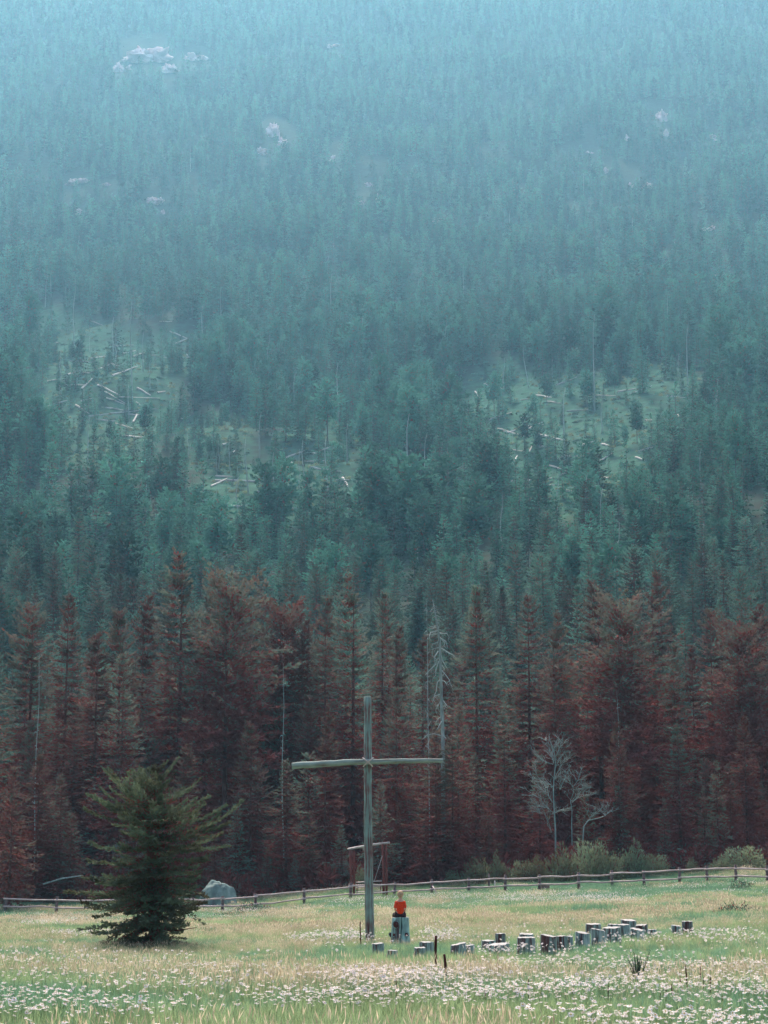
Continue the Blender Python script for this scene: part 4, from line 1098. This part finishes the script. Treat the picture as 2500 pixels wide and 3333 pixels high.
for sx, pk in ((-1, 'pl'), (1, 'pr')):      # five fingers each, resting on the thigh
    bx, by, bz = J[pk]
    for fi, (dx, ln) in enumerate(((-.026, .055), (-.010, .066), (.008, .070), (.024, .062))):
        i0 = len(verts)
        verts += [(bx + dx, by + .03, bz + .0), (bx + dx * 1.15, by + .03 + ln * .5, bz - .006), (bx + dx * 1.2, by + .03 + ln, bz - .026)]
        rads += [.0095, .009, .0075]; edges += [(keys.index(pk), i0), (i0, i0 + 1), (i0 + 1, i0 + 2)]
    i0 = len(verts); verts += [(bx - sx * .035, by + .012, bz - .004), (bx - sx * .05, by + .04, bz - .014)]; rads += [.011, .009]
    edges += [(keys.index(pk), i0), (i0, i0 + 1)]
skinned('body', verts, edges, rads, M['skin'], PER)
# head details
bm = bmesh.new(); bmesh.ops.create_uvsphere(bm, u_segments=24, v_segments=16, radius=1.0)
for v in bm.verts:
    k = 1 + 0.04 * noise.noise(v.co * 7)
    v.co = Vector((v.co.x * .097, v.co.y * .110, v.co.z * .112)) * k
geom = [v for v in bm.verts if v.co.y > 0.055 and v.co.z < 0.035]
bmesh.ops.delete(bm, geom=geom, context='VERTS')
me = bpy.data.meshes.new('hair'); bm.to_mesh(me); bm.free(); me.materials.append(M['hair']); me.polygons.foreach_set('use_smooth', [True] * len(me.polygons))
obj('hair', me, PER, (0.005, .035, .728))
for sx in (-1, 1):
    obj('ear', rock_mesh('ear', 2, M['skin'], 2, .1, (.012, .022, .032)), PER, (0.005 + sx * .096, .045, .715))
    obj('eye', rock_mesh('eye', 2, M['white_paint'], 2, 0, (.013, .010, .010)), PER, (0.005 + sx * .032, .128, .735))
obj('nose', rock_mesh('nose', 2, M['skin'], 2, .1, (.014, .022, .022)), PER, (0.005, .137, .708))
obj('mouth', rock_mesh('mouth', 2, M['shirt'], 2, .1, (.024, .008, .007)), PER, (0.005, .126, .675))
# shirt: torso with sleeves to the elbow
SV = [(0, .0, .075), (0, .0, .22), (0, .02, .38), (0, .03, .54), (-.115, .02, .475), (-.165, .027, .27), (.115, .02, .475), (.165, .027, .27)]
skinned('shirt', SV, [(0, 1), (1, 2), (2, 3), (3, 4), (4, 5), (3, 6), (6, 7)], [(.135, .105), (.130, .102), (.140, .105), (.075, .068), .070, .056, .070, .056], M['shirt'], PER)
TV_ = [(0, .01, .085), (-.09, .06, .085), (-.20, .40, .08), (-.17, .44, -.25), (.09, .06, .085), (.14, .42, .08), (.13, .46, -.25)]
skinned('trousers', TV_, [(0, 1), (1, 2), (2, 3), (0, 4), (4, 5), (5, 6)], [(.14, .085), .092, .068, .05, .092, .068, .05], M['trousers'], PER)
for s_, k in ((-1, 'tl'), (1, 'tr')):
    x, y, z = J[k]; b = MB(); b.tube([(x, y - .15, z + .01), (x, y - .05, z + .0), (x, y + .05, z - .01), (x, y + .09, z - .012)], [.04, .048, .042, .02], 8); obj('shoe', b.mesh('shoe', M['shoe']), PER)

# ------------------------------------------------------------------ stumps scattered as seats
STUMPS = [  # x0,x1, top row, bottom row, material, tilt, label
    (1212, 1251, 3077, 3112, 'side', 0.05, 'small grey stump closest to the foot of the cross'),
    (1261, 1295, 3100, 3122, 'side', 0.0, 'very low stump nearly sunk in the grass below the big seat stump'),
    (1365, 1411, 3073, 3118, 'side', 0.0, 'square looking stump left of the taller rusty stake'),
    (1348, 1386, 3091, 3124, 'side', 0.0, 'low stump in front of the square looking one by the stake'),
    (1466, 1520, 3079, 3120, 'side', 0.15, 'wide tilted stump first right of the rusty stakes'),
    (1516, 1544, 3083, 3118, 'pale', 0.1, 'pale narrow stump leaning on the wide tilted one'),
    (1566, 1612, 3068, 3104, 'side', 0.0, 'low round log with daisies on it, left of the upright small stump'),
    (1612, 1647, 3045, 3100, 'dark', 0.0, 'upright small stump rising behind the low logs'),
    (1590, 1657, 3080, 3116, 'side', 0.08, 'wide low log in front of the upright small stump'),
    (1690, 1737, 3046, 3090, 'side', 0.0, 'back stump of the stacked looking pair'),
    (1683, 1742, 3058, 3116, 'side', 0.0, 'wide front stump of the stacked looking pair'),
    (1760, 1813, 3052, 3118, 'dark', -0.12, 'dark split stump with a pale tilted top'),
    (1810, 1845, 3053, 3104, 'dark', 0.0, 'narrow dark stump right of the dark split one'),
    (1843, 1866, 3054, 3096, 'side', 0.0, 'thin stump wedged beside the narrow dark one'),
    (1873, 1921, 3042, 3094, 'pale', -0.1, 'grey stump with a bright slanting top in the middle of the row'),
    (1926, 1971, 3032, 3090, 'pale', -0.15, 'pale leaning stump right of the bright topped one'),
    (1907, 1957, 3013, 3056, 'side', 0.0, 'round stump standing behind the pale leaning one'),
    (1961, 2023, 3025, 3074, 'side', 0.05, 'widest stump with a hollow looking rim'),
    (1977, 2013, 3014, 3050, 'side', 0.0, 'stump half hidden behind the widest one'),
    (2010, 2050, 3015, 3060, 'pale', 0.0, 'pale fluted stump right of the widest one'),
    (2024, 2071, 3000, 3044, 'side', -0.05, 'tallest stump at the back of the right cluster'),
    (2068, 2108, 3016, 3052, 'dark', 0.1, 'dark rotten stump right of the tallest back one'),
    (2052, 2097, 3030, 3062, 'pale', -0.1, 'pale front stump of the right cluster'),
    (2110, 2138, 3031, 3056, 'side', 0.0, 'little low stump at the right end of the cluster'),
    (2187, 2216, 3018, 3052, 'side', -0.1, 'short slanted stump of the far right pair'),
    (2221, 2255, 3004, 3050, 'dark', 0.0, 'taller upright stump of the far right pair')]
for i, (x0, x1, top, bot, mk, tl, lab) in enumerate(STUMPS):
    g = G((x0 + x1) / 2, bot + 2); mpp = g.y / (FPX * CP) ; r_ = (x1 - x0) / 2 * mpp * 1.0; h = (P(1250, top, g.y).z - P(1250, bot + 2, g.y).z)
    e = empty('log_stump', (g.x, g.y, g.z), 0)
    rr = random.Random(i)
    side, tp = lathe_stump('log_stump', h + 0.05, r_, r_ * rr.uniform(.92, 1.0), i + 20, 30, 5, [(rr.random() * 6.28, .2, .15), (R(270) + rr.uniform(-.8, .8), .15, .14)], (tl * 1.2, rr.uniform(.02, .10)), M['stump_top'], M['stump_' + mk], 0.0, 0.045)
    obj('side', side, e); obj('cut_top', tp, e)
    tag(e, lab, 'stump', 'log stumps set out in the meadow')

# ------------------------------------------------------------------ stakes and odd plants
for px, top, bot, lean, w, lab in [(1418, 3046, 3204, 2, 9, 'taller rusty stake standing in front of the stumps'), (1447, 3106, 3236, 8, 9, 'shorter leaning rusty stake right of the taller one'),
                                (1172, 3000, 3088, 3, 4, 'thin dark stake just left of the foot of the cross')]:
    g = G(px + lean, bot); t = P(px, top, g.y - 0.05); v = t - g; r_ = w / 2 * g.y / FPX
    b = MB(); rr = random.Random(px); b.tube([v * -0.1] + [v * (k / 8) + Vector((rr.gauss(0, .004), 0, 0)) for k in range(9)], [r_ * rr.uniform(.85, 1.1) for _ in range(10)], 6, True, 0, .2, px)
    o = obj('stake', b.mesh('rusty_stake', M['stake']), loc=g); tag(o, lab, 'stake')

# dark forb: upright shoots
g = G(2078, 3236); e = empty('dark_forb', g); tag(e, 'dark green branching weed taller than the daisies around it', 'weed')
for k in range(13):
    rr = random.Random(k + 5); q = P(2078 + rr.uniform(-42, 42), rr.uniform(3092, 3140), g.y) - g
    b = MB(); p0 = Vector((0, 0, 0.05 + rr.random() * .25)); b.tube([p0, p0.lerp(q, .5) + Vector((q.x * .12, rr.gauss(0, .03), -.03)), q], [.006, .006, .003], 4, False)
    for z in range(26):
        t = .25 + .75 * z / 26; c_ = p0.lerp(q, t); a_ = rr.random() * 6.28; b.tube([c_, c_ + Vector((math.cos(a_) * .018, math.sin(a_) * .018, .03))], [.0035, .001], 3, False)
    obj('shoot', b.mesh('forb_shoot', M['low_shrub']), e)
for i, (px, top, bot) in enumerate([(2242, 3140, 3232), (2222, 3163, 3198), (2195, 3202, 3250), (2280, 3145, 3188), (2290, 3180, 3204), (2312, 3176, 3215), (2150, 3228, 3256), (2352, 3236, 3258), (1862, 3205, 3235), (1980, 3204, 3226), (2170, 3200, 3226), (1290, 3190, 3225), (1580, 3215, 3250), (1720, 3185, 3220)]):
    g = G(px, bot + 62); t = P(px + (10 if i in (0, 1, 2) else 0) * -1, top, g.y) - g; b = MB()
    b.tube([t * 0, t * .6, t * .8, t], [.004, .006, .010, .004], 5)
    o = obj('dry_stalk', b.mesh('dry_stalk', M['stalk']), loc=g)
    tag(o, 'dark dried seed stalk poking up among the daisies', 'stalk', 'dark dried stalks among the daisies')

# ------------------------------------------------------------------ lone tree in the meadow
dl = 58.0
lb = P(505, 3074, dl); lb.z = gz(lb.x, lb.y)
LH = P(485, 2512, dl).z - lb.z
mpp = dl / (FPX * CP)
rows = np.array([2512, 2560, 2620, 2660, 2720, 2790, 2850, 2885, 2940, 3000, 3040]); 
tt = 1 - (rows - 2512) / (3066 - 2512.0)
left = (np.array([498, 462, 372, 368, 343, 360, 340, 272, 282, 325, 400]) - 505) * -mpp
right = (np.array([500, 552, 612, 625, 695, 668, 660, 662, 612, 600, 640]) - 505) * mpp
left = np.maximum(left, .06); right = np.maximum(right, .1)
def ext(t, az):
    tl_ = 0.03 + t * 0.97
    l = 1.22 * np.interp(tl_, tt[::-1], left[::-1]); r_ = 1.27 * np.interp(tl_, tt[::-1], right[::-1])
    k = 0.5 + 0.5 * np.cos(az)
    return (r_ * k + l * (1 - k))
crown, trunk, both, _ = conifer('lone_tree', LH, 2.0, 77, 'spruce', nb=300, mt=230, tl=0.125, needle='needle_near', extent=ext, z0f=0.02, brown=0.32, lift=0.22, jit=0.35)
e = empty('lone_spruce', lb); e.rotation_euler = (0, -0.035, 0); tag(e, 'lone bushy dark spruce with low boughs standing in the meadow at left', 'tree')
obj('crown', crown, e)
b = MB(); b.tube([(0, 0, -.3), (0.02, 0, .3), (-0.02, 0, 1.2), (-.1, 0, 2.5), (-.15, 0, 4.0), (-.18, 0, LH * .97)], [.26, .20, .17, .13, .07, .01], 10, False, 0, .1, 3); obj('trunk', b.mesh('lone_trunk', M['bark']), e)
for k in range(26):
    rr = random.Random(k + 400); z = .45 + rr.random() * 3.6; a_ = rr.random() * 6.28; l = rr.uniform(.9, 1.7) * (1 - z / 7); b = MB()
    b.tube([(0, 0, z), (math.cos(a_) * l * .5, math.sin(a_) * l * .5, z - .04 * l), (math.cos(a_) * l, math.sin(a_) * l, z + .02)], [.04, .025, .008], 5, False); obj('limb', b.mesh('lone_limb', M['bark']), e)

# ------------------------------------------------------------------ meadow: grass and daisies
def grass_tuft(name, n, rad, h, w, m_, seed, lean=0.35, heads=0.0, m2=None):
    r = np.random.default_rng(seed)
    a = r.random(n) * 6.28; q = rad * np.sqrt(r.random(n)); x, y = q * np.cos(a), q * np.sin(a)
    hh = h * r.uniform(0.5, 1.15, n); la = r.random(n) * 6.28; ln = np.abs(r.normal(0, lean, n)) * hh
    wa = r.random(n) * 6.28; wx, wy = np.cos(wa) * w / 2, np.sin(wa) * w / 2
    z0 = np.zeros(n)
    b1 = np.stack([x - wx, y - wy, z0], 1); b2 = np.stack([x + wx, y + wy, z0], 1)
    mx, my, mz = x + np.cos(la) * ln * .35, y + np.sin(la) * ln * .35, hh * .6
    c1 = np.stack([mx - wx * .8, my - wy * .8, mz], 1); c2 = np.stack([mx + wx * .8, my + wy * .8, mz], 1)
    tp = np.stack([x + np.cos(la) * ln, y + np.sin(la) * ln, hh], 1)
    v = np.stack([b1, b2, c1, c2, tp], 1).reshape(-1, 3); i = np.arange(n) * 5
    f = np.concatenate([np.stack([i, i + 1, i + 3], 1), np.stack([i, i + 3, i + 2], 1), np.stack([i + 2, i + 3, i + 4], 1)])
    mi = np.zeros(len(f), int); mats = [m_]
    if heads > 0:   # seed heads: slim kites at the blade tips
        k = r.random(n) < heads; c = tp[k] - [0, 0, .03 * h]; nn = len(c)
        v2, f2, _ = kites(c, norm(np.tile([0, 0, 1.0], (nn, 1)) + r.normal(0, .25, (nn, 3))), np.full(nn, w * 2.6), np.full(nn, h * .28), r.normal(0, 1, (nn, 3)), np.zeros(nn, int))
        f = np.concatenate([f, f2 + len(v)]); v = np.concatenate([v, v2]); mi = np.concatenate([mi, np.ones(len(f2), int)]); mats = [m_, m2]
    return new_mesh(name, v, f, mats, mi)
near_green = [grass_tuft('tuft', 55, .20, .26, .006, M['grass_green'], s) for s in (1, 2)] + [grass_tuft('tuft', 55, .20, .28, .006, M['grass_teal'], 3)]
near_straw = [grass_tuft('tuft', 34, .20, .33, .004, M['grass_green'], s, .3, .7, M['grass_straw']) for s in (4, 5)] + [grass_tuft('tuft', 40, .2, .30, .005, M['grass_straw'], 6, .35, .5, M['grass_straw'])]
far_green = [grass_tuft('tuft', 110, .55, .30, .014, M['grass_green'], 7), grass_tuft('tuft', 110, .55, .32, .014, M['grass_teal'], 8)]
far_straw = [grass_tuft('tuft', 90, .55, .34, .012, M['grass_straw'], 9, .35, .4, M['grass_straw']), grass_tuft('tuft', 90, .55, .32, .012, M['grass_green'], 10, .35, .4, M['grass_straw'])]
col_ng, col_ns = lib('near_green', near_green), lib('near_straw', near_straw)
col_fg, col_fs = lib('far_green', far_green), lib('far_straw', far_straw)

def area(y0, y1, dens, seed):
    r = np.random.default_rng(seed); A = 0.27 * (y1 ** 2 - y0 ** 2) + 4 * (y1 - y0); n = int(A * dens)
    y = np.sqrt(r.random(n) * (y1 ** 2 - y0 ** 2) + y0 ** 2); x = (r.random(n) * 2 - 1) * (0.27 * y + 2)
    z = ground(x, y); px, row = proj(x, y, z)
    return x, y, z, px, row, r
def straw_w(x, y, px, row):
    """how dry the meadow is"""
    w = np.interp(y, [10, 34, 44, 60, 78, 95, 112, 135, 150], [.02, .07, .18, .28, .28, .14, .05, .0, .0])
    w = w + 0.9 * _fbm(x, y, 7, 21) + 0.25 * _fbm(x, y, 2, 22)
    w = w - 0.5 * ((px > 1050) & (px < 1500) & (row > 3085) & (row < 3190))     # lush hollow before the stump
    w = w - 0.6 * ((np.abs(px - 1200) < 140) & (np.abs(row - 2955) < 16))
    w = w - 0.6 * ((np.abs(px - 230) < 130) & (np.abs(row - 3042) < 16))
    return np.clip(w, 0, 1)
def put(name, y0, y1, dens, cg, cs, ng_, ns_, sc, label, seed):
    x, y, z, px, row, r = area(y0, y1, dens, seed)
    w = straw_w(x, y, px, row); st_ = r.random(len(x)) < w
    hmod = np.clip(1 + 0.8 * _fbm(x, y, 3.5, 24), .6, 1.5) * np.interp(y, [14, 24, 36, 46, 66, 76], [1.0, 1.0, 1, .75, .75, 1])
    for flag, cc, nn, lb_ in ((False, cg, ng_, 'green'), (True, cs, ns_, 'dry')):
        k = st_ == flag; n = k.sum(); s = r.uniform(.75, 1.2, n) * hmod[k] * sc
        teal = _fbm(x[k], y[k], 5, 25) + np.interp(y[k], [100, 120], [0, .25])
        idx = np.where(r.random(n) < np.clip(.25 + teal * 1.6, 0, 1), nn - 1, r.integers(0, max(1, nn - 1), n)) if not flag else r.integers(0, nn, n)
        scatter(name, np.stack([x[k], y[k], z[k] - .02], 1), np.stack([r.normal(0, .06, n), r.normal(0, .06, n), r.random(n) * 6.28], 1), np.stack([s / sc if False else s, s, s * .95], 1), idx, cc, label.replace('$', lb_))
put('meadow_grass', 10, 34, 26, col_ng, col_ns, 3, 3, 1.0, '$ grass in the near meadow', 101)
put('meadow_grass', 34, 75, 13, col_ng, col_ns, 3, 3, 1.05, '$ grass in the middle of the meadow', 102)
put('meadow_grass', 75, 153, 5.0, col_fg, col_fs, 2, 2, 1.0, '$ grass in the far meadow', 103)

def daisy_mesh(name, seed, h=.40, rad=.026, tiltmax=.5, n=13, simple_=False):
    r = random.Random(seed); V = []; F = []; Mi = []
    b = MB(); hx, hy = r.gauss(0, .04), r.gauss(0, .04)
    b.tube([(0, 0, 0), (hx * .5, hy * .5, h * .6), (hx, hy, h)], [.002, .0016, .0014], 3, False, 0)
    V += [tuple(v) for v in b.v]; F += b.f; Mi += [0] * len(b.f)
    ax = Euler((r.gauss(0, tiltmax * .6) + .25, r.gauss(0, tiltmax * .6), 0)).to_matrix(); c0 = Vector((hx, hy, h))
    pn = 7 if simple_ else n
    for k in range(pn):
        a = 2 * math.pi * k / pn + r.gauss(0, .05); wd = math.pi / pn * (0.95 if not simple_ else 1.0); ro = rad * r.uniform(.88, 1.08); dz = r.gauss(-.1, .12) * rad
        i = len(V)
        for (aa, q, z) in ((a - wd * .5, rad * .22, 0), (a + wd * .5, rad * .22, 0), (a + wd * .8, ro * .75, dz * .6), (a + wd * .3, ro, dz), (a - wd * .3, ro, dz), (a - wd * .8, ro * .75, dz * .6)):
            V.append(tuple(c0 + ax @ Vector((math.cos(aa) * q, math.sin(aa) * q, z))))
        F += [(i, i + 1, i + 2, i + 5), (i + 5, i + 2, i + 3, i + 4)]; Mi += [1, 1]
    i = len(V); m_ = 8
    for k in range(m_):
        a = 2 * math.pi * k / m_; V.append(tuple(c0 + ax @ Vector((math.cos(a) * rad * .28, math.sin(a) * rad * .28, .001))))
    V.append(tuple(c0 + ax @ Vector((0, 0, rad * .16)))); F += [(i + k, i + (k + 1) % m_, i + m_) for k in range(m_)]; Mi += [2] * m_
    me = bpy.data.meshes.new(name); me.from_pydata(V, [], F)
    for q in (M['grass_green'], M['petal'], M['eye']): me.materials.append(q)
    me.polygons.foreach_set('material_index', Mi); me.update(); return me
DN = [daisy_mesh('oxeye_daisy', s, .42, .025) for s in range(6)]
DF = [daisy_mesh('far_daisy', s + 20, .36, .030, simple_=True) for s in range(4)]

def daisy_w(x, y, px, row):
    v = np.clip(0.45 + 1.9 * _fbm(x, y, 2.6, 31), 0, 1.2) ** 1.6
    w = np.interp(y, [8, 20, 27, 33, 42, 52, 60, 80, 100, 114, 126, 133, 140], [1.2, 1.2, .9, .45, .25, .30, .12, .02, .04, .35, .30, .25, .02])
    w = w * (1 + .45 * (px > 1100) * (y < 36))
    def blob(cx, cy, hw, hh, a): return a * np.clip(1.4 - (((px - cx) / hw) ** 2 + ((row - cy) / hh) ** 2), 0, 1)
    add = blob(1060, 3085, 130, 26, 1.3) + blob(1150, 3062, 60, 22, 1.0) + blob(2350, 3080, 120, 26, 1.1) + blob(1820, 2935, 230, 18, 1.6) + blob(1960, 2945, 160, 10, 1.2) + blob(2230, 2902, 60, 8, .8) \
        + blob(160, 3010, 130, 18, 1.4) + blob(300, 3062, 140, 8, 1.0) + blob(720, 2972, 170, 10, 1.3) + blob(1100, 2940, 200, 10, 1.3) + blob(1480, 2932, 200, 12, .9) + blob(1430, 3070, 60, 40, .8) + blob(1760, 3130, 220, 22, .7) + blob(2120, 3095, 120, 16, .6)
    hole = blob(1330, 3150, 190, 45, 1) + blob(700, 3100, 200, 30, .8)
    return np.clip(w * v + add * np.clip(v * 1.2 + .25, 0, 1.3) - hole * .35, 0, 1.3)
# near daisies
x, y, z, px, row, r = area(11, 36, 75, 201)
k = r.random(len(x)) < daisy_w(x, y, px, row) * .85
x, y, z, px, row = x[k], y[k], z[k], px[k], row[k]; n = len(x)
s = r.uniform(.75, 1.15, n); tx, ty = r.normal(0, .12, n), r.normal(0, .12, n); rz = r.random(n) * 6.28; idx = r.integers(0, 6, n)
hx, hrow = proj(x, y, z + .40 * s)
vis = (hx > 0) & (hx < 2500) & (hrow < 3333)
order = np.argsort(np.where(vis, y, 1e9))[:300]
sel = np.zeros(n, bool); sel[order] = True
for i in order:
    o = bpy.data.objects.new('oxeye_daisy', DN[idx[i]]); o.location = (x[i], y[i], z[i] - .01); o.rotation_euler = (tx[i], ty[i], rz[i]); o.scale = (s[i],) * 3
    scn.collection.objects.link(o); o['label'] = 'white daisy with a yellow eye blooming in the nearest strip of meadow'; o['category'] = 'daisy'; o['group'] = 'white daisies in the nearest strip of meadow'
k = ~sel
scatter('meadow_daisies', np.stack([x, y, z - .01], 1)[k], np.stack([tx, ty, rz], 1)[k], np.repeat(s[k][:, None], 3, 1), idx[k], lib('near_daisy', DN), 'drifts of white daisies in the near meadow')
x, y, z, px, row, r = area(36, 140, 17, 202)
k = r.random(len(x)) < daisy_w(x, y, px, row)
x, y, z = x[k], y[k], z[k]; n = len(x); s = r.uniform(.8, 1.2, n)
scatter('meadow_daisies', np.stack([x, y, z - .01], 1), np.stack([r.normal(0, .15, n), r.normal(0, .15, n), r.random(n) * 6.28], 1), np.repeat(s[:, None], 3, 1), r.integers(0, 4, n), lib('far_daisy', DF), 'drifts of white daisies in the far meadow')

# ------------------------------------------------------------------ haze: one closed box of even, pale air
bm = bmesh.new(); bmesh.ops.create_cube(bm, size=1.0)
lo, hi = Vector((-1300, -75, float(gv[:, 2].min()) - 1.0)), Vector((1300, 2665, float(gv[:, 2].max()) + 25))
for v in bm.verts: v.co = Vector(((lo.x, hi.x)[v.co.x > 0], (lo.y, hi.y)[v.co.y > 0], (lo.z, hi.z)[v.co.z > 0]))
me = bpy.data.meshes.new('haze'); bm.to_mesh(me); bm.free()
m, nt, out = mat('haze_air')
pv = N(nt, 'ShaderNodeVolumePrincipled')
pv.inputs['Color'].default_value = (*HAZE_COLOR, 1); pv.inputs['Density'].default_value = HAZE_DENSITY
pv.inputs['Anisotropy'].default_value = 0.42
pv.inputs['Absorption Color'].default_value = (1, 1, 1, 1)
nt.links.new(pv.outputs[0], out.inputs['Volume']); me.materials.append(m)
tag(obj('haze', me), 'blue mountain haze', kind='stuff')
print('trees', tree_n, 'daisies', n, 'ground', gv[:, 2].min(), gv[:, 2].max(), gv[:, 0].min())
